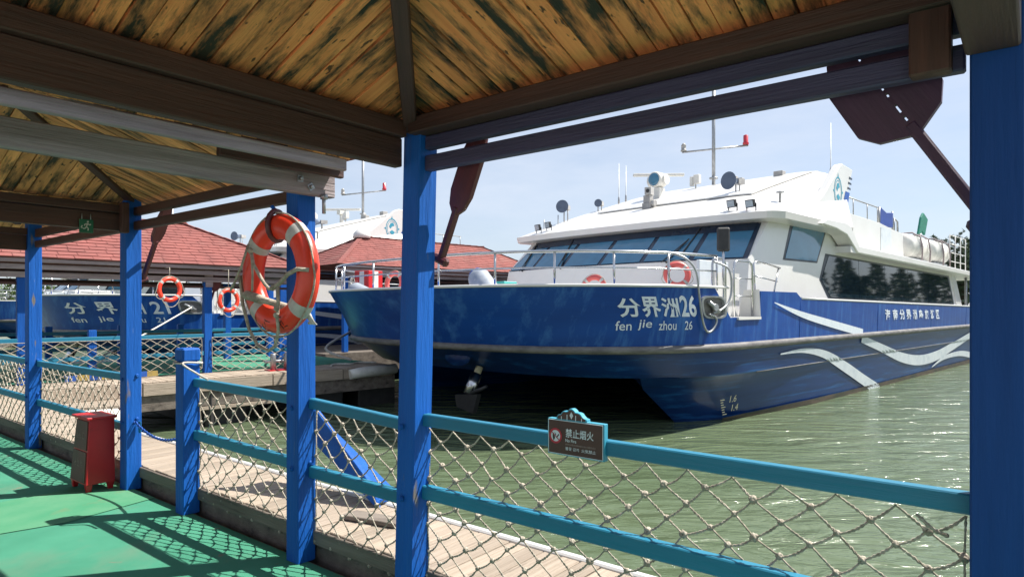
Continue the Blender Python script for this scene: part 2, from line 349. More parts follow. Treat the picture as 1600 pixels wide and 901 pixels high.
# a worn second length of carpet begins beyond the chain gap, its cut end a little crooked
wc = MB()
e0 = [W(5.75, 2.395, .010), W(5.60, 1.7, .010), W(5.78, .9, .010), W(5.7, -1.6, .010)]
e1 = [W(6.55, 2.395, .010), W(6.62, 1.7, .010), W(6.50, .9, .010), W(6.6, -1.6, .010)]
wc.add(e0+e1, [(i, i+1, 5+i, 4+i) for i in range(3)])
obj('carpet', wc, 'carpet_worn', deck, fix=False, label='worn yellowish strip of green carpet')
obj('carpet', MB().box((0, 0, 0), (1, 1, 1), frame(W(6.035, -1.6, -.004), NA*8.9, NB*4.0, Vector((0, 0, .007)))), 'carpet', deck)
# unseen pale slab added behind the camera to bounce sunlight onto the ceiling
bounce_slab = struct(obj('bounce_slab', MB().box((0, 0, 0), (1, 1, 1), frame(W(-10, -34, -1.4), NA*34, NB*32.36, Vector((0, 0, 1.39)))), 'concrete'))
# raised plank edging outside the posts
KB, KZ, KO = 2.465, .20, 3.05
board_walk = struct(obj('boardwalk', MB().box((0, 0, 0), (1, 1, 1), frame(W(-3, KB+.012, -.62), NA*17, NB*(KO-KB-.03), Vector((0, 0, KZ+.57)))), 'fascia'))
pm = None; a = -3.0; i = 0
while a < 13.8:
    w = .118
    if pm is None: pm = mesh_of('plank', MB().box((0, -w/2, -.02), (KO-KB, w/2, .02)), 'plank', None, .004)
    o = link('plank', pm, board_walk, frame(W(a+w/2, KB+random.uniform(-.006, .006), KZ-.02+random.uniform(-.003, .003)), NB, -NA, Vector((0, 0, 1))) @ Matrix.Rotation(random.uniform(-.006, .006), 4, 'Z'))
    a += w+.006
beam('edge_strip', W(-3, KO+.025, KZ-.02), W(13.8, KO+.025, KZ-.02), .05, .07, 'white', board_walk, .01)
beam('kerb_board', W(-3, KB-.012, KZ-.055), W(13.8, KB-.012, KZ-.055), .022, .09, 'fascia', board_walk, .004)

# ------------------------------------------------------------------ pavilions over the walkway
def pavilion(label, a0, a1, b0, b1, ov, posts, tan, z0, m_board, FR=None, m_beam='beam', bw=.088, joined=False, name='pavilion'):
    """posts on the rectangle a0..a1 x b0..b1 (outer faces); ov = overhangs (a-, a+, b-, b+). FR maps (a,b,z) to the world."""
    FR = FR or W
    ax = (FR(1, 0, 0)-FR(0, 0, 0)); bx = (FR(0, 1, 0)-FR(0, 0, 0)); o0 = FR((a0+a1)/2, (b0+b1)/2, 0)
    root = thing(name, label, 'pavilion', None, mtx=frame(o0, ax, bx, ax.cross(bx)) if ax.cross(bx).z > 0 else frame(o0, bx, ax, bx.cross(ax)))
    A0, A1, BB0, BB1 = a0-ov[0], a1+ov[1], b0-ov[2], b1+ov[3]
    half = min(A1-A0, BB1-BB0)/2
    def zr(a, b):      # underside of the boards
        d = min(a-A0, A1-a, b-BB0, BB1-b); return z0+(d-max(ov))*tan
    cs = math.sqrt(1+tan*tan)
    # four slopes of boards, each board its own piece
    slopes = [(FR(A0, BB0, 0), bx, ax, BB1-BB0), (FR(A1, BB0, 0), bx, -ax, BB1-BB0), (FR(A0, BB0, 0), ax, bx, A1-A0), (FR(A0, BB1, 0), ax, -bx, A1-A0)]
    ze = z0-max(ov)*tan
    for (o, ud, vd, ln) in slopes:
        n = max(1, int(round(ln/bw))); w = ln/n
        vdir = (vd+Vector((0, 0, tan))).normalized(); nrm = ud.cross(vdir).normalized()
        if nrm.z < 0: nrm = -nrm
        for i in range(n):
            g0, g1 = random.uniform(.001, .006), random.uniform(.001, .006); u0 = i*w+g0; u1 = (i+1)*w-g1
            def vm(u): return max(.004, min(u, ln-u, half))*cs
            mid = [u0, u1]
            if u0 < ln/2 < u1: mid = [u0, ln/2, u1]
            base = o+Vector((0, 0, ze+random.uniform(0, .012)))+ud*u0
            fr = frame(base, vdir, ud, vdir.cross(ud))
            sgn = 1 if vdir.cross(ud).z > 0 else -1
            poly = [(0, 0)]+[(0, u1-u0)]+[(vm(u), u-u0) for u in reversed(mid)]
            mb = MB().prism(poly, Matrix.Identity(4), 0, sgn*.02)
            link('ceiling_board', mesh_of('ceiling_board', mb, m_board), root, fr)
    # roofing above the boards
    mb = MB(); t = .034
    def P(a, b, dz=0): return FR(a, b, zr(a, b)+t+dz)
    ma, mbb = (A0+A1)/2, (BB0+BB1)/2
    if (BB1-BB0) >= (A1-A0): r0, r1 = (ma, BB0+half), (ma, BB1-half)
    else: r0, r1 = (A0+half, mbb), (A1-half, mbb)
    cor = [(A0, BB0), (A1, BB0), (A1, BB1), (A0, BB1)]
    if (BB1-BB0) >= (A1-A0): quads = [(cor[0], cor[1], r0), (cor[1], cor[2], r1, r0), (cor[2], cor[3], r1), (cor[3], cor[0], r0, r1)]
    else: quads = [(cor[0], cor[1], r1, r0), (cor[1], cor[2], r1), (cor[2], cor[3], r0, r1), (cor[3], cor[0], r0)]
    for q in quads:
        e = .05
        vs = []
        for (a, b) in q:
            aa = a+(-e if a == A0 else e if a == A1 else 0); b2 = b+(-e if b == BB0 else e if b == BB1 else 0)
            dz = zr(a, b)+t-(e*tan if (a, b) in cor else 0); vs.append(FR(aa, b2, dz))
        k = len(vs); mb.add(vs+[v+Vector((0, 0, .03)) for v in vs], [tuple(range(k))[::-1], tuple(range(k, 2*k))]+[(i, (i+1) % k, k+(i+1) % k, k+i) for i in range(k)])
    obj('roof_covering', mb, 'shingle', root)
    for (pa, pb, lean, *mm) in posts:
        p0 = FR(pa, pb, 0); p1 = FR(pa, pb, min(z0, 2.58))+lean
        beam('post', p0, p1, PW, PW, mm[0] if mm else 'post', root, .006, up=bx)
    return root, zr
def hip(root, FR, pa, pb, da, db, z0, tan, L_, w=.07, h=.09, m='beam'):
    p0 = FR(pa, pb, z0-.03); p1 = FR(pa+da*L_, pb+db*L_, z0-.03+tan*L_)
    beam('hip_rafter', p0, p1, w, h, m, root)
Z0, TAN = 2.58, .35
Vz = Vector((0, 0, 0))
# ---- near pavilion
nA0, nA1, nB0, nB1 = .02, 2.68, -1.25, B0+PW
lean = Vector((.055, 0, 0))
pavN, zrN = pavilion('pavilion overhead with orange plank ceiling and blue corner posts, nearest the viewer', nA0, nA1, nB0, nB1, (.27, .08, .27, .08),
    [(nA1-PW/2, nB1-PW/2, lean), (nA0+PW/2, nB1-PW/2, Vz, 'post_shaded'), (nA1-PW/2, nB0+PW/2, Vz), (nA0+PW/2, nB0+PW/2, Vz)], TAN, Z0+.0665, 'board')
bo = B0+PW/2
beam('tie_beam', W(nA1-PW, bo+.03, 2.36), W(.165, bo+.03, 2.36), .05, .08, 'beam_hazed', pavN)
beam('tie_beam', W(nA1-PW, bo+.03, 2.467), W(.165, bo+.03, 2.467), .05, .07, 'beam_hazed', pavN)
beam('wall_plate', W(nA1-PW, bo-.03, 2.545), W(nA0+PW, bo-.03, 2.545), .11, .085, 'beam', pavN)
beam('eave_beam', W(nA1-.045, B0-.002, 2.415), W(nA1-.045, nB0+PW, 2.415), .06, .15, 'beam', pavN)
beam('wall_plate', W(nA1-.06, B0-.002, 2.535), W(nA1-.06, nB0+PW, 2.535), .10, .088, 'beam', pavN)
beam('eave_beam', W(nA0+.075, B0-.002, 2.485), W(nA0+.075, nB0+PW, 2.485), .13, .30, 'beam', pavN)
beam('hanger_block', W(.25, bo-.03, 2.31), W(.25, bo-.03, 2.62), .11, .06, 'beam', pavN, up=NB)
hip(pavN, W, nA1-.05, nB1-.05, -1, -1, Z0+.012, TAN, 1.25)
hip(pavN, W, nA0+.12, nB1-.05, 1, -1, Z0, TAN, 1.2, .09, .11)
# ---- middle pavilion
mA0, mA1 = 3.57, 6.30
pavM, zrM = pavilion('middle pavilion with grey weathered eave beam over the life ring post', mA0, mA1, nB0, nB1, (.27, -.03, .27, .06),
    [(mA0+PW/2, bo, Vz), (mA1-PW/2, bo, Vz), (mA0+PW/2, nB0+PW/2, Vz), (mA1-PW/2, nB0+PW/2, Vz)], TAN, 2.60, 'board_old')
beam('eave_beam', W(mA0-.035, 2.56, 2.367), W(mA0-.035, nB0-.1, 2.367), .065, .135, 'beam_grey', pavM)
beam('fascia_board', W(mA0-.25, 2.50, 2.475), W(mA0-.25, nB0-.2, 2.462), .035, .075, 'beam_grey', pavM)
beam('fascia_board', W(mA0-.14, 2.56, 2.445), W(mA0-.14, 1.75, 2.445), .04, .06, 'beam', pavM)
beam('tie_beam', W(mA0+PW, bo+.02, 2.315), W(mA1-PW, bo+.02, 2.315), .05, .075, 'beam', pavM)
beam('tie_beam', W(mA0+PW, bo+.02, 2.44), W(mA1-PW, bo+.02, 2.44), .05, .07, 'beam', pavM)
beam('eave_beam', W(mA1-.05, B0-.002, 2.34), W(mA1-.05, nB0+PW, 2.34), .06, .15, 'beam', pavM)
beam('wall_plate', W(mA1-.06, B0-.002, 2.455), W(mA1-.06, nB0+PW, 2.455), .09, .07, 'beam', pavM)
beam('hanger_block', W(mA1-PW-.05, B0-.03, 2.24), W(mA1-PW-.05, B0-.03, 2.5), .07, .055, 'beam', pavM, up=NB)
hip(pavM, W, mA1-.02, nB1+.0, -1, -1, 2.56, TAN, 1.3, .07, .08)
hip(pavM, W, mA0+.02, nB1-.20, 1, -1, 2.60, TAN, 1.3)
for (bb, zz, rot) in ((2.30, 2.385, 0), (2.375, 2.345, .6)):
    q = frame(W(mA0-.070, bb, zz), NB, Vector((0, 0, 1)), -NA)
    mb = MB().box((-.020, -.020, 0), (.020, .020, .006), q @ Matrix.Rotation(rot, 4, 'Z')).lathe([(.013, .006), (.013, .02), (.009, .024)], q, 6)
    obj('bolt', mb, 'galv', pavM)
obj('bolt', MB().tube([W(mA0-.07, 2.47, 2.31), W(mA0-.072, 2.47, 2.19)], .012, 8).lathe([(.024, 0), (.024, .03)], Matrix.Translation(W(mA0-.072, 2.47, 2.28)), 8), 'galv', pavM)
# ---- left pavilion
lA0, lA1 = 6.30, 8.97
pavL, zrL = pavilion('farther pavilion of the walkway whose front post stands left of the red box', lA0, lA1, nB0, nB1, (-.03, .27, .27, .06),
    [(lA1-PW/2, bo, Vz), (lA1-PW/2, nB0+PW/2, Vz)], TAN, 2.60, 'board_old')
beam('tie_beam', W(lA0, bo+.02, 2.315), W(lA1-PW, bo+.02, 2.315), .05, .075, 'beam', pavL)
beam('tie_beam', W(lA0, bo+.02, 2.44), W(lA1-PW, bo+.02, 2.44), .05, .09, 'beam', pavL)
beam('eave_beam', W(lA1-.05, B0-.002, 2.33), W(lA1-.05, nB0+PW, 2.33), .06, .17, 'beam', pavL)
beam('wall_plate', W(lA1-.06, B0-.002, 2.455), W(lA1-.06, nB0+PW, 2.455), .09, .07, 'beam', pavL)
hip(pavL, W, lA1-.05, nB1-.2, -1, -1, 2.60, TAN, 1.3)
# a fourth pavilion only just enters at the left edge
pavK, zrK = pavilion('pavilion at the far left end of the walkway, cut by the picture edge', 10.9, 13.5, nB0, nB1, (.2,)*4,
    [(10.9+PW/2, bo, Vz), (13.5-PW/2, bo, Vz), (10.9+PW/2, nB0+PW/2, Vz), (13.5-PW/2, nB0+PW/2, Vz)], TAN, 2.50, 'board_old')
beam('eave_beam', W(10.95, B0-.002, 2.35), W(10.95, nB0+PW, 2.35), .06, .15, 'beam', pavK)
beam('tie_beam', W(10.9+PW, bo+.02, 2.315), W(13.5-PW, bo+.02, 2.315), .05, .075, 'beam', pavK)

# ------------------------------------------------------------------ stub post
stub = thing('railing_post', 'short free-standing blue railing post at the chain gap', 'post', W(5.165, bo, 0))
x, y, z = ortho(Vector((0, 0, 1)), NB)
beam('shaft', W(5.165, bo, 0), W(5.165, bo, 1.165), PW, PW, 'post', stub, .006, up=NB)
beam('cap', W(5.165, bo, 1.18), W(5.165, bo, 1.285), PW+.012, PW+.012, 'post', stub, .014, up=NB)
beam('neck', W(5.165, bo, 1.163), W(5.165, bo, 1.182), PW-.03, PW-.03, 'post', stub, 0, up=NB)

# ------------------------------------------------------------------ railings
def railing(label, aL, aR, zt0, zt1, zl0, zl1, bb=RB, FR=None, ext=(0, 0)):
    """zt0/zl0 at the left end (aL), zt1/zl1 at the right end; z of the rails' tops"""
    FR = FR or W
    r = thing('railing', label, 'railing', FR((aL+aR)/2, bb, 0), 0, 'teal railings of the near walkway')
    h = .064
    beam('rail', FR(aL, bb, zt0-h/2), FR(aR, bb, zt1-h/2), .048, h, 'rail', r, .005)
    beam('rail', FR(aL, bb, zl0-.036), FR(aR, bb, zl1-.036), .048, .072, 'rail', r, .005)
    return r
aP4, aP3, aP2, aP1, aP5 = 2.55, 3.57, 6.17, 8.84, .15
railing('teal railing under the no fire sign, between the centre post and the right edge post', aP4, aP5, 1.035, 1.035, .655, .655)
railing('short teal railing between the life ring post and the centre post', aP3, aP4+PW, 1.028, .99, .602, .592)
railing('teal railing from the short post to the life ring post', 5.10, aP3+PW, 1.05, 1.035, .647, .622)
railing('teal railing behind the red box at left', aP1, aP2+PW, .995, 1.0, .56, .553)
railing('teal railing at the far left edge of the picture', 10.9, aP1+PW, 1.0, 1.0, .57, .565)
railing('teal railing right of the right edge post', .02, -2.5, 1.03, 1.03, .655, .655)

# ------------------------------------------------------------------ rope nets
def twist(mb, p, q, r, tw=2, sag=0):
    """two-strand cord, sagging a little between its knots"""
    p = Vector(p); q = Vector(q); d = q-p; ln = d.length
    x, y, z = ortho(d); n = max(5, int(ln/.015))
    for k in range(tw):
        pts = []
        for i in range(n+1):
            t = i/n; A = 2*math.pi*(t*ln/.036)+math.pi*k
            pts.append(p+d*t-Vector((0, 0, sag*4*t*(1-t)))+(y*math.cos(A)+z*math.sin(A))*r*.55)
        mb.tube(pts, r*.62, 4, cap=False)
knot_me = None
def net(label, aL, aR, zt, zb, cw=.188, rh=.062, FR=None, bb=None, r=.0058, fine=True, seed=1, group='rope nets along the near walkway', slack=.016, belly=.004):
    """diamond net hung under the top rail, bottom edge bellying inwards over the kerb"""
    global knot_me
    rnd = random.Random(seed); FR = FR or W; bb = bb if bb is not None else RB+.027
    n = max(2, int(round(abs(aL-aR)/cw))); w = (aL-aR)/n; rows = int((zt-zb)/rh)
    root = thing('rope_net', label, 'net', FR((aL+aR)/2, bb, zb), 0, group)
    pos = {}
    for j in range(rows+1):
        for i in range(n+1 if j % 2 == 0 else n):
            aa = aL-w*(i+(.5 if j % 2 else 0)); t = j/rows
            edge = (j % 2 == 0 and i in (0, n))
            aa += rnd.uniform(-slack, slack)*(.3 if edge or j == 0 else 1); zz = zt-(zt-zb)*t+rnd.uniform(-slack, slack)*.7*(0 if j == 0 else 1)
            zz -= .02*math.sin(math.pi*min(1, max(0, (aL-aa)/(aL-aR))))*t
            pos[(j, i)] = FR(aa, bb-belly*t*t+rnd.uniform(-.006, .006), zz)
    mb = MB()
    def seg(p, q):
        rising = (q-p).dot(-(FR(1, 0, 0)-FR(0, 0, 0)))*(q.z-p.z) > 0
        if fine: twist(mb, p, q, r, sag=rnd.uniform(.006, .016) if rising else rnd.uniform(-.001, .002))
        else: mb.tube([p, q], r, 3, cap=False)
    for (j, i), p in pos.items():
        if j == rows: continue
        if j % 2 == 0:
            for q in ((j+1, i-1), (j+1, i)):
                if q in pos: seg(p, pos[q])
        else:
            for q in ((j+1, i), (j+1, i+1)):
                if q in pos: seg(p, pos[q])
    # lashing along the top and the side cords
    tops = [pos[(0, i)]+Vector((0, 0, .012)) for i in range(n+1)]
    for p, q in zip(tops[:-1], tops[1:]): seg(p, q)
    for i in (0, n):
        col = [pos[(j, i)] for j in range(0, rows+1, 2)]
        for p, q in zip(col[:-1], col[1:]): seg(p, q)
    obj('cords', mb, 'rope', root, fix=False)
    if fine:
        if knot_me is None:
            k = MB().torus(Matrix.Identity(4), .009, .0062, 8, 5).torus(Matrix.Rotation(1.3, 4, 'X'), .009, .0062, 8, 5).torus(Matrix.Rotation(1.4, 4, 'Y'), .0085, .006, 8, 5)
            knot_me = mesh_of('knot', k, 'rope', None)
        for (j, i), p in pos.items():
            if j == 0: continue
            s_ = rnd.uniform(.85, 1.25)
            link('knot', knot_me, root, Matrix.Translation(p) @ Matrix.Rotation(rnd.uniform(0, 6), 4, Vector((rnd.random(), rnd.random(), 1)).normalized()) @ Matrix.Scale(s_, 4))
    return root
net('beige rope net under the no fire sign railing', aP4-.01, aP5+.02, .955, .17, seed=3)
net('beige rope net in the short bay between the life ring post and the centre post', aP3-.01, aP4+PW+.01, .95, .12, cw=.168, rh=.064, seed=5, slack=.018)
net('beige rope net between the short post and the life ring post', 5.09, aP3+PW+.01, .96, .12, cw=.168, rh=.064, seed=8, slack=.022)
net('beige rope net behind the red box', aP1-.01, aP2+PW+.01, .92, .14, cw=.168, rh=.064, seed=11)
net('beige rope net at the far left edge of the picture', 10.88, aP1+PW+.01, .92, .14, cw=.168, rh=.064, seed=12, fine=False, r=.007)
net('beige rope net right of the right edge post', .01, -2.4, .955, .17, seed=13, fine=False, r=.007)
# frayed rope tail hanging on the sign net

# ------------------------------------------------------------------ life rings
def ring(label, c, nrm, up_rot, R0=.285, r=.068, flat=.8, m='buoy', group=None, fine=True, text=False):
    nrm = Vector(nrm).normalized(); x = Vector((0, 0, 1)).cross(nrm).normalized(); y = nrm.cross(x)
    fr = frame(Vector(c), x, y, nrm)           # local xy = ring plane, y up
    root = thing('life_ring', label, 'life ring', None, group=group, mtx=fr)
    obj('ring_body', MB().torus(fr, R0, r, 56 if fine else 28, 18 if fine else 10, flat=flat), m, root)
    for k in range(4):
        A = R(45+90*k)+up_rot; hw = .115
        obj('reflective_band', MB().torus(fr, R0, r*1.025, 8, 18 if fine else 10, A-hw, A+hw, flat=flat), 'band', root)
    rp = MB(); n = 48; pts = []
    for i in range(n):
        A = 2*math.pi*i/n+up_rot; q = abs(math.sin(2*(A-up_rot-R(45))))
        rr = R0+r*1.03+(.012 if fine else .03)*q*(1.3 if math.sin(A) < 0 else .25); pts.append(fr @ Vector((rr*math.cos(A), rr*math.sin(A)-((.0 if fine else .05)*q if math.sin(A) < 0 else 0), .02)))
    rp.tube(pts, .0058 if fine else .007, 6, closed=True)
    obj('grab_rope', rp, 'rope', root)
    if text:                                # worn brush lettering no longer readable
        rn = random.Random(3)
        for k in range(3):
            A0 = R(-128+27*k); mb = MB()
            def fn(x, y):
                A = A0+(x-.035)/R0; q = R(70)-(y-.045)/r
                rr = R0+r*1.012*math.cos(q); return fr @ Vector((rr*math.cos(A), rr*math.sin(A), r*1.012*flat*math.sin(q)))
            for st_ in range(9):
                x0, y0 = rn.uniform(0, .06), rn.uniform(0, .08); dx, dy = (rn.uniform(.015, .04), rn.uniform(-.006, .012)) if st_ % 2 else (rn.uniform(-.008, .008), rn.uniform(.02, .045)); w = rn.uniform(.004, .008)
                px_, py_ = (0, w) if st_ % 2 else (w, 0)
                mb.add([fn(x0, y0), fn(x0+dx, y0+dy), fn(x0+dx+px_, y0+dy+py_), fn(x0+px_, y0+py_)], [(0, 1, 2, 3)])
            obj('ink_marks', mb, 'ink', root, fix=False)
    return root, fr
pc = pt(437, 428, 3.84)
nrm = (-NB*.99-NA*.02).normalized()
big, bfr = ring('large orange life ring with ropes hanging on the blue post', pc, nrm, R(4), .278, .074, .8, text='救生圈')
# strap and hook to the post, tangled rope and wrapped pole carried by the ring
st = MB(); top = bfr @ Vector((-.02, .285, 0))
pts = [bfr @ Vector((-.03+.02*math.sin(t), .285+.088*math.cos(t), .072*math.sin(t))) for t in [R(k) for k in range(-60, 250, 22)]]
st.tube(pts, .016, 8); obj('strap', st, 'oar', big)
hk = MB().tube([W(aP3+.05, B0+.002, 2.135), W(aP3+.07, B0-.05, 2.14), bfr @ Vector((-.03, .375, .01)), bfr @ Vector((-.05, .40, .02))], .012, 8)
obj('hook', hk, 'post', big)
rp = MB()
def loc(*ps): return [bfr @ Vector(p) for p in ps]
rp.tube(loc((-.17, .13, .08), (-.14, .06, .085), (-.08, -.01, .08), (-.03, -.06, .08), (.02, -.09, .08), (.07, -.085, .085)), .011, 6)
rp.tube(loc((.07, -.085, .085), (.14, -.06, .09), (.21, -.01, .085), (.29, .015, .078), (.34, .01, .04)), .013, 6)
rp.tube(loc((.12, -.075, .09), (.125, -.17, .09), (.10, -.26, .08), (.08, -.33, .06), (.03, -.42, .05), (-.05, -.45, .04), (-.16, -.43, .04), (-.26, -.33, .04), (-.33, -.18, .04), (-.345, -.02, .05), (-.34, .0, .05)), .010, 6)
rp.tube(loc((-.17, .15, .08), (-.155, .0, .08), (-.16, -.10, .08)), .007, 6)
rp.tube(loc((-.20, .18, .08), (-.26, .05, .09), (-.36, -.05, .08), (-.42, -.09, .07)), .008, 6)
for p in loc((.07, -.085, .09), (.115, -.20, .095), (.105, -.24, .09), (-.17, .14, .085)): rp.sphere(p, .018, 8, 6)
obj('tangled_rope', rp, 'rope', big)
wp = MB(); a_, b_ = bfr @ Vector((-.27, -.115, .075)), bfr @ Vector((.21, -.225, -.03))
wp.tube([a_, a_.lerp(b_, .12), a_.lerp(b_, .3), a_.lerp(b_, .31), b_], [.016, .024, .024, .021, .020], 10)
for k in range(26):
    c_ = a_.lerp(b_, .06+.24*k/26); wp.torus(frame(c_, *ortho(b_-a_)) @ Matrix.Rotation(R(90), 4, 'Y'), .0235, .0045, 12, 4)
obj('wrapped_stick', wp, 'rope', big)
mb = MB()
for k in range(5): mb.tube([b_, b_+Vector((.03, -.02, -.01-.008*k)), b_+Vector((.05+.004*k, -.02, -.05-.004*k)), b_+Vector((.02, -.01, -.06))], .008, 6)
obj('coiled_line', mb, 'rope_white', big)
mb = MB().tube([W(aP3+.06, B0-.002, 2.1), W(aP3+.06, B0-.03, 2.1)], .01, 6)

# ------------------------------------------------------------------ oars
def oar(label, tip, grip, wdir, bw, bl, th=.028, slits=False, group='decorative oars hung on the walkways', m='oar'):
    """tip = far end of the blade, grip = end of the shaft; wdir = direction across the blade"""
    tip = Vector(tip); grip = Vector(grip); x = (tip-grip).normalized(); y = (Vector(wdir)-x*Vector(wdir).dot(x)).normalized(); z = x.cross(y)
    ln = (tip-grip).length; fr = frame(grip, x, y, z)
    root = thing('oar', label, 'oar', None, group=group, mtx=fr)
    s0 = ln-bl; hw = bw/2
    up = [(s0-.02, .018), (s0+.02, hw*.72), (s0+bl*.22, hw), (s0+bl*.72, hw*.98), (ln, hw*.62)]
    if slits:
        g = .006
        mb = MB(); top = [(x_, y_) for x_, y_ in up]
        mb.prism([(s0-.02, g/2)]+top+[(ln, g/2)], fr, -th/2, th/2)
        mb.prism([(ln, -g/2)]+[(x_, -y_) for x_, y_ in reversed(up)]+[(s0-.02, -g/2)], fr, -th/2, th/2)
        cuts = [(s0-.02, s0+.03), (s0+.05, s0+.066), (s0+.10, s0+.135), (s0+.152, s0+.165), (s0+.21, s0+.30), (s0+.325, ln)]
        for c0, c1 in cuts: mb.box((c0, -g/2, -th*.45), (c1, g/2, th*.45), fr)
        obj('blade', mb, m, root)
    else:
        obj('blade', MB().prism(up+[(x_, -y_) for x_, y_ in reversed(up)], fr, -th/2, th/2), m, root, .004)
    obj('shaft', MB().box((.03, -.019, -.019), (s0+.02, .019, .019), fr), m, root, .007)
    obj('grip', MB().box((0, -.055, -.022), (.045, .055, .022), fr), m, root, .012)
    return root
def onb(px, py, b): u = (px-800)/F_PX; y = b/(u*NB.x+NB.y); return Vector((u*y, y, 1.6+(HOR-py)/F_PX*y))
# frayed rope tail
tl = MB(); tp = [onb(1432, 803, RB), onb(1440, 810, RB-.01), onb(1450, 820, RB-.01), onb(1464, 830, RB-.012), onb(1479, 836, RB-.012)]
tl.tube(tp, [.005, .005, .006, .005, .006], 6)
for p in tp[1:]: tl.sphere(p, .008, 7, 5)
tag(obj('rope_end', tl, 'rope'), 'frayed knotted rope tail on the net beside the right edge post', 'rope')
oar('dark red oar hanging beside the centre post', onb(752, 205, 2.525), onb(687, 412, 2.525), NA, .155, .43)
oar('large dark oar with a split blade hanging beside the right edge post', onb(1330, 78, 2.53), onb(1548, 352, 2.53), NA, .29, .36, .03, True, m='oar_hazed')
oar('dark red oar hanging beside the post behind the red box', onb(262, 322, 2.53), onb(222, 440, 2.53), NA*.6+NB*.8, .15, .38)

# ------------------------------------------------------------------ no-fire sign
q = W(a_at(856, 2.39), 2.39, .948)
sg = thing('sign', 'brown no fire sign with a curly teal top on the railing', 'sign', None, mtx=Matrix.Translation(q))
sw, sh = .292, .158
sx = -NA; fs = frame(q, sx, Vector((0, 0, 1)), sx.cross(Vector((0, 0, 1))))      # local x along, y up, z towards the viewer
if fs.to_3x3().col[2].dot(-NB) < 0: fs = frame(q, sx, Vector((0, 0, 1)), -NB)
crest = [(.205, sh), (.205, sh+.010), (.190, sh+.014), (.180, sh+.022), (.172, sh+.032), (.160, sh+.036), (.147, sh+.036), (.140, sh+.044), (.128, sh+.051), (.116, sh+.050), (.108, sh+.040), (.098, sh+.036), (.082, sh+.037), (.073, sh+.029), (.068, sh+.020), (.055, sh+.018), (.047, sh+.010), (.047, sh)]
outl = [(0, 0), (sw, 0), (sw, sh)]+crest+[(0, sh)]
obj('board', MB().prism(outl, fs, -.030, 0), 'sign_teal', sg, .0015)
def inset(poly, k, cx, cy): return [(cx+(x-cx)*k, cy+(y-cy)*k) for x, y in poly]
obj('face', MB().prism([(.007, .007), (sw-.007, .007), (sw-.007, sh-.006), (.007, sh-.006)], fs, 0, .002), 'sign_brown', sg)
c2 = [(x*.90+.0128, sh+.004+(y-sh)*.80) for x, y in crest]
obj('face', MB().prism(c2[1:-1]+[(c2[-1][0], sh+.002), (c2[0][0], sh+.002)][::1], fs, 0, .002), 'sign_brown', sg)
bd = MB()
for (p0, p1) in (((.006, .006), (sw-.006, .006)), ((sw-.006, .006), (sw-.006, sh-.005)), ((sw-.006, sh-.005), (.006, sh-.005)), ((.006, sh-.005), (.006, .006))):
    bd.bar(fs @ Vector((*p0, .0025)), fs @ Vector((*p1, .0025)), .0022, .0022)
for x_ in (.075, .105, .150, .180): bd.bar(fs @ Vector((x_, sh, .0025)), fs @ Vector((x_, sh+.024 if x_ in (.105, .150) else sh+.014, .0025)), .003, .002)
bd.prism([(.128, sh+.006), (.137, sh+.022), (.128, sh+.037), (.119, sh+.022)], fs, .002, .0035)
obj('trim', bd, 'white_text', sg)
cx, cy = .045, .083
ds = MB().lathe([(.027, 0), (.027, .001)], fs @ Matrix.Translation((cx, cy, .002)), 32)
obj('pictogram_disc', ds, 'white_text', sg)
rg = MB()
for i in range(40):
    A, B = 2*math.pi*i/40, 2*math.pi*(i+1)/40
    rg.add([fs @ Vector((cx+r_*math.cos(t_), cy+r_*math.sin(t_), .0042)) for r_, t_ in ((.025, A), (.034, A), (.034, B), (.025, B))], [(0, 1, 2, 3)])
rg.bar(fs @ Vector((cx-.021, cy+.017, .0043)), fs @ Vector((cx+.020, cy-.018, .0043)), .0055, .001)
obj('prohibition_ring', rg, 'sign_red', sg, fix=False)
pg = MB()
pg.prism([(cx-.016, cy+.006), (cx-.006, cy+.015), (cx-.009, cy+.003), (cx-.003, cy-.006), (cx-.006, cy-.016), (cx-.011, cy-.021), (cx-.016, cy-.010)], fs, .003, .0036)
pg.prism([(cx+.004, cy-.004), (cx+.016, cy+.010), (cx+.019, cy+.005), (cx+.007, cy-.009)], fs, .003, .0036)
pg.prism([(cx-.004, cy+.006), (cx, cy+.013), (cx+.002, cy+.004), (cx, cy+.001)], fs, .003, .0036)
obj('pictogram', pg, 'black', sg)
def flat(x0, y0, zz=.0030): return lambda x, y: fs @ Vector((x0+x, y0+y, zz))
tx = MB(); fit_text(tx, '禁止烟火', flat(.098, .082), .143, .039, bold=.012, sp=1.05); obj('lettering', tx, 'white_text', sg, fix=False)
tx = MB(); fit_text(tx, 'No Fire', flat(.097, .062), .056, .014, bold=.01); obj('lettering', tx, 'white_text', sg, fix=False)
tx = MB(); x_ = .097                       # a line too small to read
while x_ < .25:
    w_ = random.uniform(.003, .006); tx.add([flat(x_, .048)(0, 0), flat(x_, .048)(w_, 0), flat(x_, .048)(w_, random.uniform(.006, .009)), flat(x_, .048)(0, random.uniform(.006, .009))], [(0, 1, 2, 3)]); x_ += w_+.0022
obj('lettering', tx, 'dullwhite', sg, fix=False)
tx = MB(); fit_text(tx, '불꽃 금지  火気禁止', flat(.097, .026), .155, .015, bold=.008); obj('lettering', tx, 'white_text', sg, fix=False)

